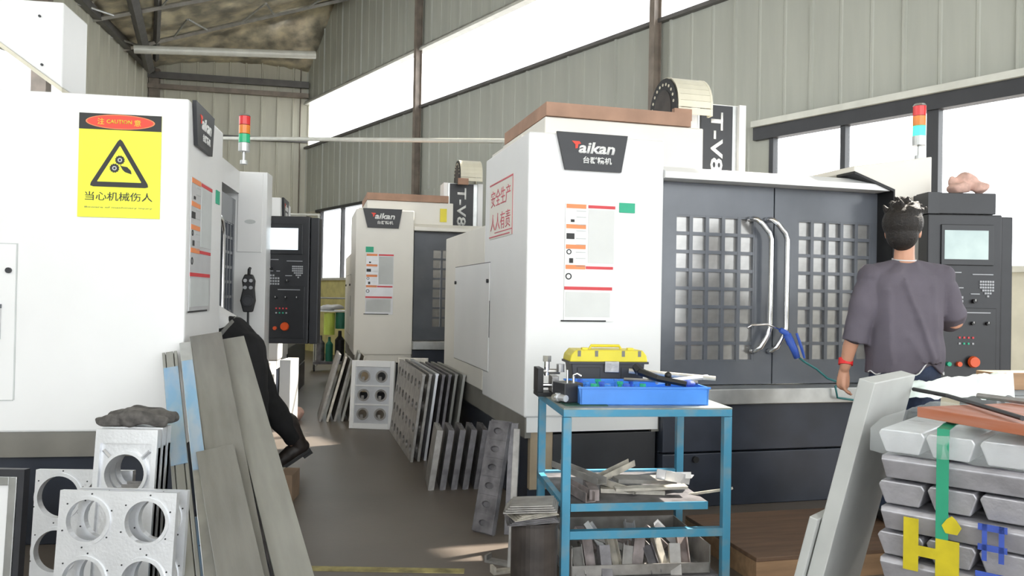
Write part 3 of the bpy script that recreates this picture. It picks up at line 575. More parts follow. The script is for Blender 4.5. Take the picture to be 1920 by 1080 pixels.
B('vise_base', 'black', vs, (0, .15, 0, .12, 0, .02), bevel=.003); B('fixed_jaw', 'black', vs, (0, .03, 0, .12, .02, .14), bevel=.003); B('moving_jaw', 'steel', vs, (.075, .11, .01, .11, .02, .10), bevel=.003)
MB().cyl((.03, .06, .05), (.19, .06, .05), .012, n=12).cyl((.055, .05, .1), (.055, .05, .19), .014, n=12).cyl((.055, .05, .17), (.055, .05, .2), .022, n=6).build('screw', 'chrome', vs)
MB().cyl((.03, .05, .12), (.12, .05, .12), .014, n=10).cyl((.12, .03, .12), (.12, .03, .16), .02, n=10).build('clamp', 'steel', vs)
for i, (x, y, m) in enumerate(((.0, .17, 'chrome'), (.045, .12, 'alu'))):
    o = MB().cyl((0, 0, 0), (.05, .0, .0), .016, n=10).cyl((.05, 0, 0), (.07, 0, 0), .022, n=6).build('clamp_bolt', m); o.location = tw(x - .01, y, .829); o.rotation_euler = (0, 0, TY + 1 + i); tag(o, ('chrome bolt lying left of the green mat', 'silver bolt lying in front of the black vise')[i], 'bolt')
# aluminium offcuts on the shelves
def profile(L, w, h, kind):
    mb = MB(); t = .004
    if kind == 0: mb.prism([(-w / 2, 0), (w / 2, 0), (w / 2, h), (w / 2 - t, h), (w / 2 - t, t), (-w / 2 + t, t), (-w / 2 + t, h), (-w / 2, h)], -L / 2, L / 2)
    elif kind == 1: mb.prism([(-w / 2, 0), (w / 2, 0), (w / 2, t), (-w / 2 + t, t), (-w / 2 + t, h), (-w / 2, h)], -L / 2, L / 2)
    else: mb.box(-w / 2, w / 2, -L / 2, L / 2, 0, h)
    return mb
shelf = [  # x, y, z, yaw, pitch, L, w, h, kind, material, label
    (.10, .14, .376, 15, 2, .26, .05, .045, 0, 'scrapd', 'brownish channel offcut at the left end of the middle shelf'),
    (.17, .16, .376, -6, 0, .24, .045, .05, 2, 'scrapd', 'short solid offcut second from the left on the middle shelf'),
    (.14, .30, .424, 28, 4, .34, .06, .03, 0, 'alu_dull', 'long channel offcut lying on top at the left of the middle shelf'),
    (.27, .24, .38, 50, 8, .30, .05, .03, 1, 'scrapw', 'angle offcut propped up in the middle shelf heap'),
    (.33, .33, .405, -58, 12, .26, .045, .03, 0, 'scrapw', 'sunlit channel offcut standing out at the top of the middle shelf'),
    (.38, .20, .376, 78, 0, .30, .10, .02, 2, 'scrapw', 'wide flat pale offcut in the middle of the middle shelf'),
    (.46, .28, .398, 95, 3, .30, .12, .018, 2, 'alu_dull', 'broad flat offcut lying on the pale one on the middle shelf'),
    (.45, .13, .399, 86, -2, .34, .06, .012, 2, 'scrapw', 'bright flat strip along the front of the middle shelf'),
    (.58, .20, .40, 120, 14, .18, .06, .045, 0, 'alu', 'silver channel offcut tilted at the right of the middle shelf'),
    (.62, .26, .42, 60, -6, .16, .07, .03, 1, 'alu', 'small silver angle offcut at the right end of the middle shelf'),
    (.71, .10, .352, 48, -16, .26, .022, .010, 2, 'scrapw', 'thin flat strip sticking out over the right edge of the middle shelf')]
for x, y, z, yw, pt, L, w, h, k, m, lb in shelf:
    o = profile(L, w, h, k).build('metal_offcut', m); o.location = tw(x, y, z + abs(sin(radians(pt))) * L / 2); o.rotation_euler = (radians(pt), 0, TY + radians(yw)); tag(o, lb, 'offcut', 'offcuts on the middle shelf')
bx = thing('metal_bin', tw(.06, .06, .0275), TY, 'open grey metal bin on the bottom shelf of the blue table', 'bin')
B('bin_wall', 'alu_dull', bx, (0, .66, .5, .505, 0, .13), (0, .005, 0, .5, 0, .13), (.655, .66, 0, .5, 0, .13), (0, .66, 0, .5, 0, .004), (0, .66, 0, .005, 0, .05))
nm = ['leftmost', 'second from the left', 'third from the left', 'fourth from the left', 'fifth from the left', 'sixth from the left', 'seventh from the left', 'eighth from the left', 'ninth from the left', 'rightmost']
for i in range(10):
    o = profile(.14, .05, .032 + .01 * (i % 3), i % 3).build('metal_offcut', ['alu_dull', 'scrapd', 'alu_dark', 'scrapw'][i % 4]); o.location = tw(.11 + i * .057,   .12 + .05 * (i % 2), .075 + .02 * (i % 2)); o.rotation_euler = (radians(52 + 9 * (i % 3)), radians(-10 + 4 * (i % 6)), TY + radians(-12 + 7 * (i % 4)))
    tag(o, 'upright offcut in the front row of the bottom bin, %s' % nm[i], 'offcut', 'offcuts in the bottom bin')
for i in range(9):
    o = profile(.15, .05, .03, (i + 1) % 3).build('metal_offcut', ['alu_dull', 'scrapd', 'alu'][i % 3]); o.location = tw(.12 + i * .06, .30 + .03 * (i % 3), .09 + .012 * (i % 3)); o.rotation_euler = (radians(20 + 12 * (i % 3)), radians(8 * (i % 4)), TY + radians(25 * (i % 5)))
    tag(o, 'offcut in the heap at the back of the bottom bin, %s' % nm[i if i < 8 else 9], 'offcut', 'offcuts in the bottom bin')
# drum with rags beside the table
dr = thing('steel_drum', (.115, 3.46, 0), 0, 'dark brown steel drum at the left of the blue table', 'drum')
MB().cyl((0, 0, 0), (0, 0, .335), .10, n=32).build('drum_body', 'drum', dr, smooth=False); MB().ringplate(0, 0, .094, .104, -.34, -.325, 32).build('drum_rim', 'drum', dr).rotation_euler = (pi / 2, 0, 0)
dr.children[1].location = (0, 0, 0); dr.children[1].rotation_euler = (-pi / 2, 0, 0)
for i, (yw, w, d, th, m) in enumerate(((.1, .22, .15, .022, 'alu_dark'), (.35, .20, .14, .02, 'scrapw'), (-.1, .23, .15, .035, 'alu_dull'))):
    mb = MB(); z = (.342, .366, .388)[i]
    for k in range(4): mb.add([], []); mb.box(-w / 2 + .01 * k, w / 2 - .006 * k, -d / 2, d / 2, k * th / 4, (k + 1) * th / 4 - .002)
    o = mb.build('folded_sheet', m, None, .003); o.location = (.10, 3.44, z); o.rotation_euler = (radians(2), radians(-4), yw)
    tag(o, ('dark folded sheet at the bottom of the pile on the drum', 'pale folded sheet in the middle of the pile on the drum', 'grey folded sheet on top of the pile on the drum')[i], 'folded sheet', 'folded sheets on the drum')

# ------------------------------------------------------------------ leaning plates along the aisle
def leaner(name, mb_, m, org, x, z, label, cat, group=None, bevel=.0015, **kw):
    o = mb_.build(name, m, None, bevel); frame(o, org, x, z); return tag(o, label, cat, group)
up = V((0, 0, 1)); u15 = V((cos(radians(15)), sin(radians(15)), 0)); v15 = V((-sin(radians(15)), cos(radians(15)), 0))
# white plate with six round holes
hp = thing('casting_plate', (0, 0, 0), 0, 'white cast plate with six round holes standing upright facing the camera', 'casting')
mb = MB(); W6, H6 = .42, .65
for i in range(2):
    for j in range(3): mb.holecell(.04 + i * .17, .21 + i * .17, .05 + j * .18, .23 + j * .18, .125 + i * .17, .14 + j * .18, .042, .048, 0, .02)
mb.build('plate_web', 'alu', hp); B('plate_rim', 'white', hp, (0, .04, -.02, .03, 0, H6), (W6 - .04, W6, -.02, .03, 0, H6), (.04, W6 - .04, -.02, .03, 0, .05), (.04, W6 - .04, -.02, .03, .59, H6), (.04, W6 - .04, -.012, .0, .222, .236), (.04, W6 - .04, -.012, .0, .402, .416), bevel=.003)
for i in range(2):
    for j in range(3):
        MB().ringplate(.125 + i * .17, .14 + j * .18, .042, .058, -.012, .0, 24).build('boss', 'alu_dull', hp)
        B('lug', 'alu_dull', hp, (.10 + i * .17, .125 + i * .17, .005, .015, .10 + j * .18, .135 + j * .18))
frame(hp, (-1.535, 7.68, 0), (1, -.1, 0), (.03, .10, 1))
# thin plates edge-on behind it
for i in range(5):
    o = leaner('thin_plate', MB().box(0, .55, -.012, .012, 0, .70 - .03 * (i % 3)), ['alu_dull', 'scrapw', 'alu_dull', 'plank_lt', 'scrapw'][i], (-1.90 + .07 * i, 8.02 + .02 * i, 0), v15 + V((.05 * (i % 2), 0, 0)), (.29 - .015 * i, 0, 1),
               'thin grey plate leaning left of the six-hole white plate, %s of five' % ('leftmost', 'second from left', 'third from left', 'fourth from left', 'rightmost')[i], 'plate', 'thin plates leaning by the far machine')
# perforated plates leaning on the near machine's side
for i in range(7):
    mb = MB(); L, Hh = (1.45, .67) if i < 3 else (1.2, .66)
    if i < 2:
        nx = 7
        for a in range(nx):
            for c in range(4): mb.holecell(L * a / nx, L * (a + 1) / nx, Hh * c / 4, Hh * (c + 1) / 4, L * (a + .5) / nx, Hh * (c + .5) / 4, .055, .035, -.01, .01, 12)
    else: mb.box(0, L, -.01, .01, 0, Hh)
    mb.box(0, L, -.014, .014, Hh, Hh + .012)
    leaner('perforated_plate' if i < 2 else 'leaning_plate', mb, ['alu_dull', 'alu_dull', 'alu', 'alu_dark', 'alu_dark', 'plank', 'plank_lt'][i], V((-.75, 6.18, 0)) + u15 * (.055 * i) + v15 * (.02 * (i % 3) + .05 * (i > 2)), v15, V((.13, 0, 1)),
           ['leaning plate pierced by rows of oval holes, outermost of the row by the right machine', 'pierced plate just behind the outermost one by the right machine', 'bright plate edge third in the row by the right machine', 'dark plate fourth in the row by the right machine', 'stained plate fifth in the row by the right machine', 'grey plate sixth in the row by the right machine', 'pale plate last in the row, against the right machine'][i], 'plate', 'plates leaning by the right machine', bevel=0)
o = leaner('drilled_plate', MB().holecell(0, .3, 0, .16, .08, .08, .02, .02, 0, .02, 12).holecell(0, .3, .16, .32, .08, .24, .02, .02, 0, .02, 12).holecell(0, .3, .32, .48, .08, .40, .02, .02, 0, .02, 12).holecell(0, .3, .48, .66, .08, .56, .02, .02, 0, .02, 12), 'scrapw', (-1.12, 7.95, 0), (1, .1, 0), (0, .1, 1), 'pale plate with a column of small holes right of the six-hole plate', 'plate')
# ribbed short pieces
for i in range(5):
    mb = MB().box(0, .34, -.012, .012, 0, .40)
    for k in range(6): mb.box(.01 + k * .058, .035 + k * .058, -.028, -.012, 0, .40)
    leaner('ribbed_block', mb, ['alu_dull', 'alu_dark', 'alu_dark', 'alu_dark', 'alu_dark'][i], V((-.52, 5.30, 0)) + V((.075 * i, .015 * i, 0)), v15 * 1 + V((.1, 0, 0)), V((.14, 0, 1)),
           'short ribbed aluminium piece by the right machine, %s of five' % ('leftmost', 'second from left', 'third from left', 'fourth from left', 'rightmost')[i], 'ribbed piece', 'ribbed pieces by the right machine', bevel=0)
# tall dimpled plate and thin bars at the machine's corner
mb = MB().box(0, .14, .016, .035, 0, .62)
for k in range(6): mb.holecell(0, .14, .1 * k + .01, .1 * k + .11, .07, .1 * k + .06, .030, .017, 0, .016, 14)
leaner('slotted_plate', mb, 'alu_dark', (-.20, 4.40, 0), (.8, -.6, 0), (.27, .10, 1), 'dark plate with a column of oval slots leaning on the corner of the right machine', 'plate')
leaner('steel_bar', MB().box(0, .03, 0, .02, 0, .66), 'alu_dull', (.0, 3.80, 0), (1, -.2, 0), (.13, .14, 1), 'thin grey bar standing behind the drum', 'bar')
leaner('steel_bar', MB().box(0, .05, 0, .02, 0, .60), 'alu_dark', (-.02, 4.36, 0), (1, -.2, 0), (.30, .10, 1), 'dark narrow bar leaning right of the slotted plate', 'bar')
for i, (x, y, yw, m) in enumerate(((.03, 3.72, .4, 'scrapw'), (-.02, 3.9, -.5, 'alu_dull'))):
    o = MB().prism([(0, 0), (.13, 0), (.13, .012), (.012, .012), (.012, .035), (0, .035)], 0, .05).build('metal_scrap', m); o.location = (x - .09, y, 0.001); o.rotation_euler = (0, 0, yw); tag(o, ('pale scrap angle on the floor by the thin bar', 'grey scrap angle on the floor below the slotted plate')[i], 'scrap')

# ------------------------------------------------------------------ long planks leaning on the left machine
def plank(top, mid, w, th, m, label, ext=1.0, xdir=(1, .08, 0), groove=False, film=None, cut=None):
    top, mid = V(top), V(mid); d = (mid - top); k = top.z / (top.z - mid.z); foot = top + d * k
    z = (top - foot); L = z.length; mb = MB()
    if groove: mb.box(0, w * .2, 0, th, 0, L); mb.box(w * .2, w * .26, th * .4, th, 0, L); mb.box(w * .26, w * .74, 0, th, 0, L); mb.box(w * .74, w * .8, th * .4, th, 0, L); mb.box(w * .8, w, 0, th, 0, L)
    else: mb.box(0, w, 0, th, 0, L)
    o = mb.build('metal_plank', m, None, .002); framez(o, foot - V(xdir) * w / 2, xdir, z); tag(o, label, 'plank', 'long planks leaning on the left machine')
    if film: f = MB().box(.002, w - .002, -.003, -.0005, L * film[0], L * film[1]).build('protective_film', 'film_blue', o)
    return o
plank((-1.72, 4.03, .98), (-1.13, 2.85, .30), .07, .03, 'plank_lt', 'narrow aluminium plank with blue protective film at the left of the leaning planks', groove=True, film=(.58, .93))
plank((-1.65, 4.05, 1.03), (-1.03, 2.80, .30), .055, .03, 'galv', 'narrow bright-edged plank between the blue filmed one and the wide grey one', film=(.55, .92))
plank((-1.575, 4.12, 1.06), (-.93, 2.84, .30), .155, .025, 'plank', 'wide dull grey plank in the middle of the leaning planks')
plank((-1.50, 4.17, 1.02), (-.83, 2.95, .31), .10, .04, 'alu_dark', 'dark grooved plank tucked behind the wide grey one', groove=True)
plank((-1.47, 4.20, 1.04), (-.775, 2.88, .31), .13, .03, 'plank_lt', 'pale grey plank, rightmost and nearest the aisle')
plank((-1.22, 3.32, .63), (-.90, 2.72, .30), .15, .02, 'plank', 'short grey plank lying over the foot of the wide one')
# ------------------------------------------------------------------ castings at the lower left
def holeplate(name, W, H, nx, nz, r, th, rim, m, org, x, z, label, z0=.0, cat='casting', group='cast frames at the lower left'):
    r0 = thing(name, (0, 0, 0), 0, label, cat, group); mb = MB(); cw = W / nx; ch = (H - z0) / nz
    for i in range(nx):
        for j in range(nz): mb.holecell(i * cw, (i + 1) * cw, z0 + j * ch, z0 + (j + 1) * ch, (i + .5) * cw, z0 + (j + .5) * ch, r, r, 0, th, 40)
    mb.build('plate', m, r0)
    for i in range(nx):
        for j in range(nz):
            f = MB().ringplate((i + .5) * cw, z0 + (j + .5) * ch, r, r + rim, -.006, 0, 40).build('flange', m, r0)
            for k in range(6):
                a = k * pi / 3 + .4; MB().cyl(((i + .5) * cw + (r + rim + .008) * cos(a), -.002, z0 + (j + .5) * ch + (r + rim + .008) * sin(a)), ((i + .5) * cw + (r + rim + .008) * cos(a), .0, z0 + (j + .5) * ch + (r + rim + .008) * sin(a)), .003, n=8).build('screw_hole', 'dark', f)
    frame(r0, org, x, z); return r0
fh = holeplate('casting_plate', .41, .60, 2, 3, .071, .022, .012, 'alu', (-1.555, 2.72, 0), (1, -.03, 0), (.03, .10, 1), 'nearest white cast plate with four round holes in view, lower left')
holeplate('casting_plate', .39, .59, 2, 3, .071, .02, .012, 'alu', (-1.53, 2.80, 0), (1, -.03, 0), (.03, .10, 1), 'white cast plate directly behind the nearest four-hole plate')
holeplate('casting_plate', .40, .54, 2, 2, .085, .03, .014, 'alu', (-1.97, 3.30, 0), (1, .02, 0), (0, .08, 1), 'white cast plate with two large round openings left of the four-hole plate', z0=.10)
for i in range(3):
    r0 = thing('bearing_frame', (0, 0, 0), 0, ['upright white frame with one round bore and corner ribs, topped by the rag', 'second white bored frame behind the front one with the rag', 'third white bored frame at the back under the rag'][i], 'casting', 'cast frames at the lower left')
    mb = MB(); W, H = .245, .745
    mb.holecell(.0, W, .45, .69, .1225, .57, .08, .08, .015, .035, 36).box(0, W, .015, .035, 0, .45); mb.box(0, W, 0, .035, .69, H).box(0, .02, 0, .035, 0, .69).box(W - .02, W, 0, .035, 0, .69)
    mb.build('plate', 'alu', r0); MB().ringplate(.1225, .57, .078, .09, -.0, .04, 36).build('bore_ring', 'alu', r0)
    for a in (45, 135, 225, 315):
        c, d = cos(radians(a)), sin(radians(a)); MB().tube([(.1225 + .09 * c, .01, .57 + .09 * d), (.1225 + .13 * c, .01, .57 + .13 * d)], .007, 4).build('rib', 'alu', r0)
    B('bore_seat', 'alu_dull', r0, (.08, .165, .03, .034, .47, .515))
    frame(r0, (-1.64 - .004 * i, 3.10 + .055 * i, 0), (1, .0, 0), (.0, .11, 1))
fr = thing('display_panel', (0, 0, 0), 0, 'dark-edged framed white panel at the far lower left', 'framed panel')
B('panel', 'white', fr, (.03, .46, .01, .018, .03, .52)); B('outer_rail', 'blackpl', fr, (.475, .5, 0, .04, 0, .54), (0, .03, 0, .04, 0, .54), (.03, .475, 0, .04, .51, .54)); B('inner_rail', 'galv', fr, (.44, .473, -.005, .03, 0, .51), (.03, .44, -.005, .03, .475, .51), bevel=.002)
frame(fr, (-2.515, 3.30, 0), (1, 0, 0), (0, .07, 1))
o = holeplate('casting_plate', .20, .36, 1, 2, .035, .02, .01, 'film_blue', (-1.32, 3.28, 0), (1, -.1, 0), (0, .12, 1), 'bluish plate with small dark holes half hidden behind the leaning planks')
rg = MB()
for k in range(3): rg.limb([(-1.66, 3.25 + .05 * k, .765), (-1.56, 3.24 + .05 * k, .772 + .01 * k), (-1.46, 3.25 + .05 * k, .775), (-1.41, 3.26 + .05 * k, .765)], [.024, .027, .03, .024], 10)
tag(remesh(rg, 'rag', 'rag', None, .01, 2, wrn(.018, 16)), 'crumpled dark grey rag on top of the bored frames', 'rag')
cb = thing('cardboard_box', (-1.53, 4.92, 0), .05, 'small brown cardboard box on the floor under the raised boot', 'box'); B('box_body', 'card', cb, (0, .20, 0, .22, 0, .17), bevel=.002); B('box_tape', 'scrapw', cb, (.09, .11, -.001, .221, -.0, .172))

# small scatter by the far left machine
leaner('white_panel', MB().box(0, .10, 0, .35, 0, .66), 'white', (-2.15, 7.45, 0), (1, .05, 0), (-.28, 0, 1), 'white board leaning under the left console, nearer the aisle', 'board')
leaner('white_panel', MB().box(0, .07, 0, .3, 0, .62), 'white', (-2.34, 7.5, 0), (1, .05, 0), (-.16, 0, 1), 'narrower white board leaning left of the other under the console', 'board')
bg = blob('plastic_bag', 'pink', [(-2.18, 8.12, .09), (-2.10, 8.14, .13), (-2.02, 8.12, .07)], [(.09, .08, .09), (.08, .08, .10), (.08, .08, .07)], .02, wrn(.05, 9), 'crumpled pale red plastic bag on the floor behind the white boards', 'bag'); bg.location.x = -.15
st = MB().box(-.03, .03, -.08, .08, 0, .30).build('steel_stop', 'greenmat', None, .004); st.location = (-1.66, 5.12, .0); st.rotation_euler = (0, radians(-8), 0); st.location.z = .005; tag(st, 'dark green steel bracket on the floor behind the pale plank', 'bracket')
# ------------------------------------------------------------------ ingot stack
PC = V((1.10, 2.40, 0)); e1 = V((.742, -.67, 0)).normalized(); e2 = V((-e1.y, e1.x, 0)).normalized()
def ingotmesh(L, m):
    w1, w0, h = .128, .092, .068; P = [(-w0 / 2, 0), (w0 / 2, 0), (w1 / 2, h * .8), (w1 / 2 - .008, h), (-w1 / 2 + .008, h), (-w1 / 2, h * .8)]
    mb = MB(); n = 6
    a = [(x, -L / 2 + .012 * 1, z) for x, z in P]; b = [(x, L / 2 - .012, z) for x, z in P]
    mb.add(a + b, [tuple(range(n)), tuple(range(2 * n - 1, n - 1, -1))] + [(i, i + n, (i + 1) % n + n, (i + 1) % n) for i in range(n)])
    me = mb.mesh('ingot'); 
    for v in me.vertices:
        if v.co.z > h * .5: v.co.y *= 1.03
    me.materials.append(M[m]); return me
IM = {False: ingotmesh(.65, 'ingot'), True: ingotmesh(.65, 'ingot_lit')}
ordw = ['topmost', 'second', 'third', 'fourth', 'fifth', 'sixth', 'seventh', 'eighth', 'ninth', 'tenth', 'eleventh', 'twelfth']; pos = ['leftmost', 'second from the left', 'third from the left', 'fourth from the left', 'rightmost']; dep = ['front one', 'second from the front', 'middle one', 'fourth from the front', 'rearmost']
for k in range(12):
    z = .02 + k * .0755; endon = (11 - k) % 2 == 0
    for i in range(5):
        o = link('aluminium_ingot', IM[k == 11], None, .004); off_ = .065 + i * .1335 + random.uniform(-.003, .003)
        c = PC + (e1 * off_ + e2 * .335 if endon else e1 * .335 + e2 * off_) + V((0, 0, z + random.uniform(0, .003)))
        frame(o, c, (e1 if endon else e2), up) if endon else frame(o, c, e2, up)
        if k == 11: o.rotation_euler.z += random.uniform(-.015, .015)
        tag(o, ('end-on aluminium ingot, %s in the %s layer down' % (pos[i], ordw[11 - k])) if endon else ('lengthwise aluminium ingot, %s in the %s layer down' % (dep[i], ordw[11 - k])), 'ingot', 'stacked aluminium ingots')
pl = thing('stack_pallet', PC, 0, 'low wooden pallet under the ingot stack', 'pallet')
for i in range(3): b_ = MB().box(0, .67, 0, .1, 0, .018).build('board', 'woodlt', pl); frame(b_, PC + e2 * (.02 + .27 * i) , e1, up); b_.matrix_world = b_.matrix_world; b_.parent = None; b_.parent = pl; b_.matrix_parent_inverse = Matrix.Translation(-PC)
def pile(s, t, z): return PC + e1 * s + e2 * t + V((0, 0, z))
sp = MB()
def stripf(mb, pts, w, wd, n_):                                # flat strip through pts, width w along wd, thickness along n_
    th = .0025
    for p, q in zip(pts[:-1], pts[1:]):
        vs = [p - wd * w / 2, p + wd * w / 2, q + wd * w / 2, q - wd * w / 2]; nn = (q - p).cross(wd).normalized() * th
        mb.add([tuple(v) for v in vs] + [tuple(v + nn) for v in vs], [(0, 1, 2, 3), (7, 6, 5, 4), (0, 4, 5, 1), (1, 5, 6, 2), (2, 6, 7, 3), (3, 7, 4, 0)])
stripf(sp, [pile(.185, -.022, .03), pile(.185, -.022, .90), pile(.185, -.018, .945), pile(.185, .05, .952), pile(.185, .60, .952)], .032, e1, None)
tag(sp.build('strapping_band', 'strap'), 'green plastic strap running down the front of the ingot stack', 'strap')
# clear wrap over the top layer with printed marks hanging on the front
from mathutils import noise
wrp = MB(); NX, NY = 28, 26
for j in range(NY + 1):
    for i in range(NX + 1):
        s, t = -.012 + .70 * i / NX, -.03 + .70 * j / NY; zt = .945 + .006 * noise.noise(V((s * 22, t * 22, 1)))
        if j < 4: p = pile(s, -.022 - .004 * noise.noise(V((s * 30, j * .5, 3))), .945 - (4 - j) * .022 + .010 * noise.noise(V((s * 12, 0, 7))))
        else: p = pile(s, t, zt)
        wrp.v.append(tuple(p))
wrp.f = [(j * (NX + 1) + i, j * (NX + 1) + i + 1, (j + 1) * (NX + 1) + i + 1, (j + 1) * (NX + 1) + i) for j in range(NY) for i in range(NX)]
wo = wrp.build('plastic_wrap', 'plastic', None, 0, True); tag(wo, 'clear shiny plastic wrap over the top layer of the ingot stack', 'wrap')
sm = wo.modifiers.new('s', 'SOLIDIFY'); sm.thickness = .0008
def mark(name, m, polys, label):
    mb = MB()
    for P in polys:
        n = len(P); a = [tuple(pile(s, -.0245, z)) for s, z in P]; b = [tuple(pile(s, -.0215, z)) for s, z in P]
        mb.add(a + b, [tuple(range(n)), tuple(range(2 * n - 1, n - 1, -1))] + [(i, i + n, (i + 1) % n + n, (i + 1) % n) for i in range(n)])
    tag(mb.build(name, m), label, 'painted mark')
mark('painted_mark', 'ypaint', [[(.085, .68), (.125, .68), (.125, .53), (.085, .53)], [(.125, .605), (.170, .605), (.170, .575), (.125, .575)], [(.170, .635), (.230, .635), (.230, .515), (.170, .515)], [(.185, .675), (.198, .695), (.21, .705), (.222, .695), (.235, .675), (.225, .655), (.195, .655)]], 'yellow letter-like painted mark low on the front of the ingot stack')
mark('painted_mark', 'bpaint', [[(.275, .70), (.345, .70), (.345, .682), (.275, .682)], [(.275, .645), (.345, .645), (.345, .628), (.275, .628)], [(.285, .70), (.297, .70), (.297, .60), (.285, .60)], [(.325, .70), (.338, .70), (.338, .60), (.325, .60)], [(.27, .57), (.35, .57), (.35, .555), (.27, .555)]], 'dark blue painted mark on the right of the ingot stack front')
# things lying on the stack
bo = MB().box(0, .45, 0, .55, 0, .03).build('wooden_board', 'redwood', None, .002); frame(bo, (1.235, 2.42, .962), (.345, -.94, 0), up)
bo.location = (1.22, 2.40, .9585); tag(bo, 'orange-brown wooden board lying on top of the wrapped ingot stack', 'board')
tag(MB().tube([(1.40, 2.78, 1.0), (1.42, 2.60, 1.0), (1.345, 2.10, 1.002)], .007, 8).build('steel_rod', 'dark'), 'thin dark bent rod lying across the orange-brown board', 'rod')
tag(MB().tube([(1.53, 2.62, 1.0), (1.62, 2.42, 1.0)], .009, 8).build('steel_rod', 'alu_dull'), 'short pale grey rod lying at the right of the board', 'rod')
fl = MB(); NX, NY = 30, 16
for j in range(NY + 1):
    for i in range(NX + 1):
        a, b = i / NX, j / NY; p = V((1.42 + .42 * a + .06 * b, 2.88 + .04 * a + .14 * b, .955 + .085 * sin(min(1, b * 1.3) * pi) * (.5 + .6 * a) + .022 * noise.noise(V((a * 9, b * 6, 2))) + .005))
        fl.v.append(tuple(p))
fl.f = [(j * (NX + 1) + i, j * (NX + 1) + i + 1, (j + 1) * (NX + 1) + i + 1, (j + 1) * (NX + 1) + i) for j in range(NY) for i in range(NX)]
fo = fl.build('crumpled_film', 'film', None, 0, True); tag(fo, 'crumpled whitish plastic film bunched behind the board on the stack', 'plastic film')
cabt = thing('metal_cabinet', (1.90, 3.22, 0), radians(8), 'low grey metal cabinet behind the ingot stack at the right edge', 'cabinet')
B('cabinet_body', 'greymet', cabt, (.08, .78, .02, .24, 0, .955), bevel=.004); B('cabinet_door', 'greymet', cabt, (.1, .76, .0, .02, .05, .93), bevel=.003); B('handle', 'chrome', cabt, (.14, .155, -.03, 0, .5, .62))
wb_ = B('wooden_beam', 'woodlt', None, (0, .8, 0, .10, 0, .07), bevel=.003); wb_.location = (1.93, 3.2, .957); wb_.rotation_euler = (0, 0, radians(8)); tag(wb_, 'thick brown wooden plank lying on the grey cabinet at the right edge', 'plank')
# pale plates leaning on the stack
pb_ = V((1.10, 2.40, 0)) + e2 * .06 - e1 * .275
lp_ = MB().box(0, .42, 0, .050, 0, 1.08).build('pale_plate', 'stone', None, .003); frame(lp_, pb_, e2, e1 * .25 + up * 1.05); tag(lp_, 'tall thick pale grey plate leaning against the ingot stack', 'plate')
lp2 = MB().box(0, .3, 0, .028, 0, .62).build('pale_plate', 'stone', None, .003); frame(lp2, pb_ - e1 * .056 - e2 * .02, e2, e1 * .25 + up * 1.05); tag(lp2, 'shorter thin pale plate leaning left of the tall one', 'plate')
# wooden platform
pf = thing('wooden_platform', (1.14, 3.67, 0), radians(14), 'low brown wooden platform on the floor in front of the right machine', 'platform')
B('deck', 'wood', pf, (0, 1.25, 0, .72, .10, .12), bevel=.003); B('side_board', 'woodlt', pf, (0, 1.25, .0, .02, 0, .10), (0, .02, .02, .7, 0, .10), (1.23, 1.25, .02, .7, 0, .10), (0, 1.25, .70, .72, 0, .10))

# ------------------------------------------------------------------ far trolley
tl = thing('tool_trolley', (-3.0, 13.3, 0), radians(15), 'small dark trolley carrying bottles and a cylinder by the far yellow wall', 'trolley')
B('tray', 'alu_dark', tl, (-.28, .28, -.2, .2, .12, .16), bevel=.004); B('tray', 'galv', tl, (-.28, .28, -.2, .2, .98, 1.0))
for x in (-.26, .26):
    for y in (-.18, .18): MB().cyl((x, y, .1), (x, y, 1.2 if y > 0 else .98), .012, n=8).build('post', 'galv', tl); MB().cyl((x - .012, y, .06), (x + .012, y, .06), .055, n=16).build('wheel', 'black', tl)
MB().tube([(-.26, .18, 1.2), (.26, .18, 1.2)], .014, 8).build('push_handle', 'galv', tl)
def bottle(x, y, z, r, h, m, label):
    p = V((-3.0, 13.3, 0)) + Matrix.Rotation(radians(15), 3, 'Z') @ V((x, y, z)); o = MB().tube([p, p + V((0, 0, h * .7)), p + V((0, 0, h * .82)), p + V((0, 0, h))], [r, r, r * .4, r * .35], 16).build('bottle', m); tag(o, label, 'bottle', 'bottles on the far trolley')
bottle(.15, -.02, .162, .08, .5, 'black', 'dark bottle at the right on the low tray of the far trolley'); bottle(-.16, 0, .162, .07, .42, 'alu_dark', 'grey bottle at the left on the low tray of the far trolley'); bottle(-.02, -.06, .162, .06, .40, 'cyl', 'tall green bottle in the middle of the low tray of the far trolley')
for x, z0, h, m, lb in ((.16, .70, .27, 'cyl', 'dark green cylinder hanging at the right of the far trolley'), (-.03, .60, .36, 'ygreen', 'yellow-green container hanging in the middle of the far trolley')):
    p = V((-3.0, 13.3, 0)) + Matrix.Rotation(radians(15), 3, 'Z') @ V((x, -.1, z0)); tag(MB().cyl(p, p + V((0, 0, h)), .09, n=18).build('canister', m), lb, 'container')
tag(blob('cloth', 'shirtw', [(-3.02, 13.22, 1.05), (-2.9, 13.28, 1.06), (-3.12, 13.2, 1.04)], [(.14, .1, .045), (.12, .1, .05), (.08, .08, .04)], .02, wrn(.03, 9), 'white cloth heaped on top of the far trolley', 'cloth'))

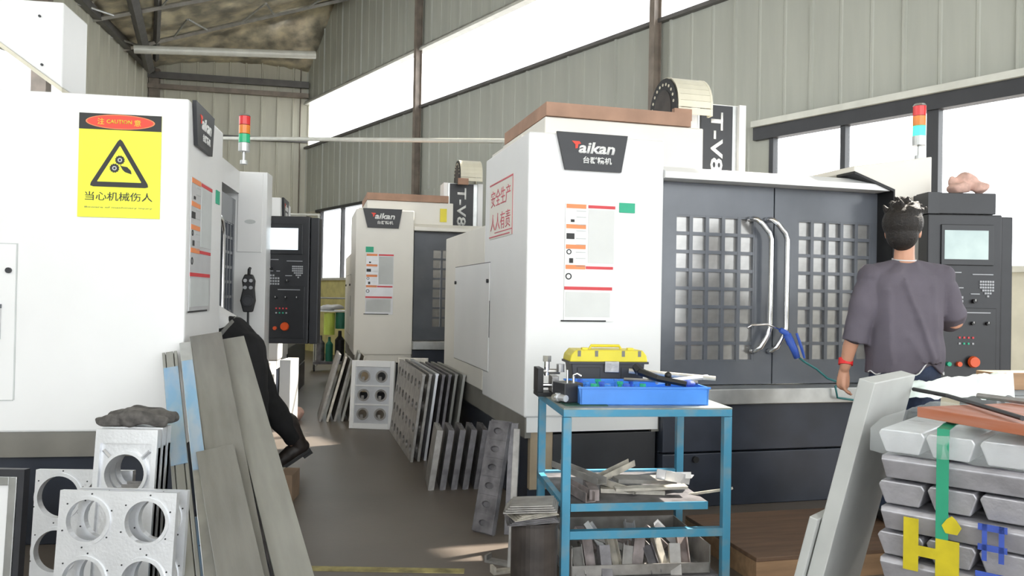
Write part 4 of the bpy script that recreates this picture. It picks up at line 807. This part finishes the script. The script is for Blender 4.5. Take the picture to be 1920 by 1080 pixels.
# ------------------------------------------------------------------ people
def head(mb, c, yaw, s=1.0, tilt=0):
    """head with jaw, nose, brow, lips and ears; faces local -y before turning by yaw"""
    R3 = Matrix.Translation(c) @ Matrix.Rotation(yaw, 4, 'Z') @ Matrix.Rotation(tilt, 4, 'X') @ Matrix.Scale(s, 4)
    mb.ball((0, .012, .02), (.074, .092, .092), 20, 14, R3); mb.ball((0, -.02, -.045), (.056, .066, .066), 16, 12, R3); mb.ball((0, -.052, -.088), (.028, .026, .022), 12, 8, R3)
    mb.ball((0, -.095, -.022), (.014, .018, .018), 10, 8, R3); mb.ball((0, -.083, .002), (.009, .012, .026), 10, 8, R3); mb.ball((0, -.072, .03), (.05, .016, .012), 10, 8, R3)
    mb.ball((0, -.08, -.058), (.022, .010, .007), 10, 6, R3); mb.ball((0, -.079, -.068), (.018, .010, .007), 10, 6, R3)
    for k in (-1, 1):
        mb.ball((k * .077, .012, -.005), (.010, .018, .032), 10, 8, R3); mb.ball((k * .04, -.06, -.02), (.02, .02, .02), 10, 8, R3)
    return R3
def eyes(body, R3, parent):
    mb = MB()
    for k in (-1, 1): mb.ball((k * .031, -.079, .008), (.013, .008, .007), 10, 8, R3)
    mb.build('eyes', 'paper', parent, smooth=True); mb = MB()
    for k in (-1, 1): mb.ball((k * .031, -.085, .008), (.0055, .003, .0055), 10, 8, R3)
    mb.build('irises', 'black', parent, smooth=True)
def hand(mb, w, d, side, up_, curl=.5, s=1.0):
    """w wrist point, d direction of the hand, side: unit vector towards the thumb, up_: back of the hand"""
    w, d, side, up_ = V(w), V(d).normalized(), V(side).normalized(), V(up_).normalized()
    mb.limb([w - d * .02, w + d * .03 * s, w + d * .075 * s], [.024 * s, .033 * s, .036 * s], 12, .5, side)
    for dx in (-.018, .018): mb.limb([w + d * .02 * s, w + d * .078 * s + side * dx * s], [.02 * s, .019 * s], 10)
    for i, (o_, L) in enumerate(((.030, .070), (.010, .080), (-.010, .074), (-.029, .058))):
        b = w + d * .075 * s + side * o_ * s; p = [b]; ang = 0
        for q in (.45, .32, .23):
            ang += curl * .55; p.append(p[-1] + (d * cos(ang) - up_ * sin(ang)) * L * q * s)
        mb.limb(p, [.0098 * s, .0092 * s, .0085 * s, .0076 * s], 8)
    p = [w + d * .02 * s + side * .022 * s, w + d * .048 * s + side * .048 * s - up_ * .008, w + d * .078 * s + side * .055 * s - up_ * .02]
    mb.limb(p, [.014 * s, .0115 * s, .009 * s], 8)
# ---- operator at the right console, seen from behind
P1 = empty('person', (2.13, 4.33, .12), 0, 'person in a grey T-shirt and blue jeans seen from behind at the right console', 'person')
def build_body(P, name, J, hd, m='skin'):
    mb = MB(); o0 = P.location
    for L in J.get('limbs', []): mb.limb(*L)
    mb.rings(J['torso']) if 'torso' in J else None
    R3 = head(mb, *hd)
    for H_ in J['hands']: hand(mb, *H_)
    b = remesh(mb, 'body', m, P, .0062, 2); return b, R3
lean = 0
hipz, shz = .84, 1.335
tors = [((0, 0, .76), .13, .10, 0), ((0, 0, .82), .165, .115, 0), ((0, 0, .90), .16, .11, 0), ((0, -.005, 1.02), .138, .098, 0), ((-.005, 0, 1.16), .158, .11, .1), ((-.005, .0, 1.28), .175, .112, .1), ((-.005, .0, 1.335), .15, .09, .1), ((-.005, .005, 1.375), .085, .065, 0), ((-.005, .01, 1.40), .055, .055, 0)]
LA = [(-.175, 0, 1.33), (-.225, -.01, 1.19), (-.262, -.01, 1.05), (-.285, .03, .93), (-.295, .065, .82)]
RA = [(.17, 0, 1.33), (.235, -.01, 1.2), (.285, .03, 1.08), (.31, .20, 1.09), (.325, .33, 1.12)]
J1 = {'torso': tors, 'limbs': [([(-.005, .01, 1.37), (0, .02, 1.44), (.01, .035, 1.50)], [.056, .052, .05]),
      (LA, [.055, .048, .042, .038, .028]), (RA, [.055, .048, .044, .04, .028]),
      ([(-.085, 0, .80), (-.095, -.01, .45), (-.10, .01, .24), (-.105, .02, .09)], [.09, .062, .052, .038]), ([(.085, 0, .80), (.095, -.01, .45), (.10, .01, .24), (.105, .02, .09)], [.09, .062, .052, .038]),
      ([(-.105, -.0, .05), (-.11, .16, .04)], [.04, .035]), ([(.105, 0, .05), (.115, .16, .04)], [.04, .035])],
      'hands': [((-.297, .072, .80), (-.01, .12, -1), (.3, .9, .1), (-1, .2, 0), .7), ((.327, .345, 1.125), (.05, 1, .15), (-1, 0, .1), (0, -.1, 1), .6)]}
b1, R3 = build_body(P1, 'body', J1, (V((.0, .035, 1.565)), pi - .55, 1.06, 0)); eyes(b1, R3, P1)
# hair: cap with tousled top
mb = MB(); 
mb.ball((0, .03, .045), (.098, .104, .096), 20, 14, R3); mb.ball((0, .05, -.015), (.078, .072, .085), 16, 12, R3); mb.ball((0, .0, .09), (.088, .09, .055), 16, 12, R3)
for k in range(90):
    a = random.uniform(0, 2 * pi); r_ = random.uniform(0, .095); x, y = r_ * cos(a), r_ * sin(a) + .01; z = .155 - r_ * r_ * 6
    mb.limb([R3 @ V((x * .8, y * .8, z - .03)), R3 @ V((x, y, z)), R3 @ V((x + random.uniform(-.025, .025), y + random.uniform(-.03, .02), z + random.uniform(.0, .028)))], [.02, .016, .008], 6)
remesh(mb, 'hair', 'hair', P1, .0055, 1, None)
# T-shirt: torso loft with sleeves, folds pushed in
mb = MB(); mb.rings([((.0, .0, .80), .195, .135, 0), ((0, 0, .90), .20, .14, .02), ((-.002, 0, 1.02), .196, .135, .05), ((-.005, 0, 1.15), .20, .135, .1), ((-.005, 0, 1.27), .205, .13, .1), ((-.005, .0, 1.33), .185, .11, .1), ((-.005, .0, 1.372), .12, .082, .1), ((-.005, .008, 1.40), .075, .07, 0)], 36)
mb.limb([(-.14, 0, 1.325), (-.20, -.005, 1.26), (-.235, -.01, 1.16), (-.262, 0, 1.02)], [.075, .074, .072, .07], 20); mb.limb([(.14, 0, 1.325), (.205, -.005, 1.25), (.26, .01, 1.13), (.30, .10, 1.085)], [.075, .075, .072, .07], 20)
mb.limb([(-.05, 0, 1.355), (-.155, 0, 1.325)], [.06, .071], 16); mb.limb([(.05, 0, 1.355), (.155, 0, 1.325)], [.06, .071], 16)
mb.ball((-.19, 0, 1.315), (.072, .078, .074)); mb.ball((.19, 0, 1.315), (.072, .078, .074))
mb.tube([(-.258, -.002, 1.03), (-.268, .004, .965)], [.069, .070], 24)
def teewr(c):
    d = c.copy(); f = 0
    if c.y < .02:                                              # diagonal pull folds on the back
        for (x0, z0, x1, z1, w_, a_) in ((-.07, 1.3, .09, .88, .018, .016), (.10, 1.28, .12, .85, .02, .010), (-.15, 1.25, -.13, .85, .02, .012), (.0, 1.1, .08, .86, .014, .010), (-.05, 1.0, .05, .84, .02, .008)):
            p, q = V((x0, z0)), V((x1, z1)); v_ = V((c.x, c.z)) - p; L = (q - p); t_ = max(0, min(1, v_.dot(L) / L.length_squared)); dist = (v_ - L * t_).length; f += a_ * math.exp(-(dist / w_) ** 2) * (1 if 0 < t_ < 1 else .5)
    d.y -= f; d += noise.noise_vector(c * 7) * .012 + noise.noise_vector(c * 18) * .004
    if c.z < .86 and c.y < .06: d.z += .055 * math.exp(-((c.x - .08) / .055) ** 2) * (.9 - c.z) / .1
    return d
remesh(mb, 'tshirt', 'tee', P1, .008, 3, teewr)
mb = MB(); pts = []
for k in range(40):
    a = pi + pi * k / 39; x, y = .197 * cos(a), .137 * sin(a); z = .803 + .072 * math.exp(-((x - .08) / .055) ** 2) + .008 * sin(k * .9); pts.append((x, y - .004, z))
mb.tube(pts, .0035, 6); mb.build('undershirt_hem', 'hemst', P1)
mb = MB().ringplate(0, 0, .056, .062, -.003, .003, 24); cl_ = mb.build('collar', 'hemst', P1); cl_.location = (-.003, .014, 1.413); cl_.rotation_euler = (pi / 2 + .15, 0, 0)
mb = MB().rings([((0, 0, .70), .165, .125, 0), ((0, 0, .80), .178, .128, 0), ((0, 0, .88), .172, .122, 0)], 30)
for k in (-1, 1): mb.limb([(k * .085, 0, .78), (k * .095, -.01, .45), (k * .10, .005, .24), (k * .105, .01, .11)], [.102, .082, .072, .068], 18)
remesh(mb, 'jeans', 'denim', P1, .009, 3, lambda c: c + noise.noise_vector(c * 14) * .006)
for k in (-1, 1):
    mb = MB().limb([(k * .105, -.02, .052), (k * .11, .10, .048), (k * .115, .19, .036)], [.05, .05, .036], 14); remesh(mb, 'shoe', 'black', P1, .008, 2, lambda c: V((c.x, c.y, max(c.z, .002))))
wbm = MB().ringplate(0, 0, .029, .038, -.018, .018, 24).build('wristband', 'redband', P1); wbm.location = (-.293, .06, .85); wbm.rotation_euler = (pi / 2 - .25, .15, 0)

# ---- second worker bending into the left machine, back leg stretched out
P2 = empty('person', (-1.9, 5.55, 0), 0, 'person in black trousers and boots leaning into the left machine, one leg stretched back', 'person')
o_ = V((-1.9, 5.55, 0)); q = lambda x, y, z: V((x, y, z)) - o_
hip = q(-1.86, 5.50, .93)
J2 = {'limbs': [([hip, q(-1.98, 5.48, 1.02), q(-2.15, 5.46, 1.10), q(-2.32, 5.45, 1.14)], [.13, .125, .14, .13], 16), ([q(-2.32, 5.45, 1.14), q(-2.42, 5.44, 1.15), q(-2.48, 5.44, 1.15)], [.06, .055, .052]),
      ([q(-1.86, 5.58, .90), q(-1.72, 5.66, .56), q(-1.55, 5.79, .20)], [.095, .062, .042]), ([q(-1.78, 5.43, .90), q(-1.70, 5.36, .50), q(-1.72, 5.34, .10)], [.095, .064, .042]),
      ([q(-1.55, 5.79, .17), q(-1.565, 5.785, .12)], [.036, .028]), ([q(-1.72, 5.34, .06), q(-1.82, 5.34, .05)], [.042, .036]),
      ([q(-2.28, 5.62, 1.14), q(-2.38, 5.66, .98), q(-2.52, 5.62, .92)], [.052, .042, .028]), ([q(-2.28, 5.28, 1.14), q(-2.38, 5.24, .98), q(-2.52, 5.28, .92)], [.052, .042, .028]),
      ([q(-2.28, 5.28, 1.14), q(-2.28, 5.62, 1.14)], [.06, .06])],
      'hands': [(q(-2.53, 5.62, .915), (-1, 0, -.3), (0, -1, 0), (0, 0, 1), .5), (q(-2.53, 5.28, .915), (-1, 0, -.3), (0, 1, 0), (0, 0, 1), .5)]}
b2, R3 = build_body(P2, 'body', J2, (q(-2.54, 5.44, 1.12), -pi / 2, 1.0, radians(-35))); eyes(b2, R3, P2)
mb = MB(); mb.ball((0, .03, .04), (.085, .095, .09), 18, 12, R3); mb.ball((0, .05, -.01), (.076, .07, .08), 14, 10, R3); remesh(mb, 'hair', 'hair', P2, .007, 1)
mb = MB().limb([q(-1.93, 5.49, .985), q(-2.05, 5.47, 1.06), q(-2.18, 5.46, 1.11), q(-2.30, 5.45, 1.13)], [.138, .145, .158, .14], 20)
for k in (-1, 1): mb.limb([q(-2.28, 5.45 + k * .15, 1.14), q(-2.36, 5.45 + k * .20, 1.02)], [.07, .065], 14)
remesh(mb, 'shirt', 'shirtw', P2, .01, 2, lambda c: c + noise.noise_vector(c * 12) * .01)
mb = MB().limb([q(-1.82, 5.51, .87), q(-1.90, 5.49, .955), q(-1.95, 5.485, .995)], [.135, .15, .148], 20)
mb.limb([q(-1.86, 5.57, .90), q(-1.79, 5.61, .72), q(-1.71, 5.665, .52), q(-1.56, 5.782, .25)], [.122, .108, .085, .072], 18); mb.limb([q(-1.79, 5.44, .90), q(-1.73, 5.38, .68), q(-1.70, 5.36, .50), q(-1.71, 5.34, .16)], [.122, .105, .085, .072], 18)
remesh(mb, 'trousers', 'trouser', P2, .009, 3, lambda c: c + noise.noise_vector(c * 11) * .012)
mb = MB().tube([q(-1.955, 5.485, .99), q(-1.975, 5.482, 1.005)], [.152, .152], 28); mb.build('belt', 'belt', P2, .003)
def boot(ank, heel, toe, lift, nm_='boot'):
    ank, heel, toe = q(*ank), q(*heel), q(*toe); ax = (toe - heel).normalized(); mb = MB()
    up2 = (ank - heel); up2 = (up2 - ax * up2.dot(ax)).normalized()
    mb.limb([ank + V((-.035, -.02, .09)) * (1 if lift else 0) + up2 * .0 + V((0, 0, .07)) * (0 if lift else 1), ank, heel + ax * .05 + up2 * .06], [.068, .062, .056], 16); mb.limb([heel + ax * .035 + up2 * .05, heel + ax * .13 + up2 * .058, toe - ax * .045 + up2 * .042], [.052, .056, .048], 16)
    bt = remesh(mb, nm_, 'boot', P2, .007, 2, lambda c: c + noise.noise_vector(c * 25) * .003)
    side_ = ax.cross(up2).normalized(); sl = MB(); P = [(0, -.036), (.06, -.038), (.15, -.042), (.22, -.04), (.27, -.02), (.27, .02), (.22, .04), (.15, .042), (.06, .038), (0, .036)]
    n = len(P); sl.add([tuple(heel + ax * a + side_ * b - up2 * .008) for a, b in P] + [tuple(heel + ax * a + side_ * b + up2 * .018) for a, b in P], [tuple(range(n)), tuple(range(2 * n - 1, n - 1, -1))] + [(i, i + n, (i + 1) % n + n, (i + 1) % n) for i in range(n)])
    sl.add([], []); s1 = sl.build('sole', 'black', bt, .003)
    hb = MB(); hb.add([tuple(heel + ax * a + side_ * b - up2 * c) for c in (.028, .008) for a, b in ((0, -.034), (.07, -.034), (.07, .034), (0, .034))], [(3, 2, 1, 0), (4, 5, 6, 7), (0, 1, 5, 4), (1, 2, 6, 5), (2, 3, 7, 6), (3, 0, 4, 7)]); hb.build('heel_block', 'black', bt)
boot((-1.555, 5.785, .27), (-1.45, 5.84, .155), (-1.66, 5.74, .012), True); boot((-1.715, 5.34, .12), (-1.66, 5.34, .03), (-1.91, 5.34, .03), False)
bpy.context.view_layer.update()
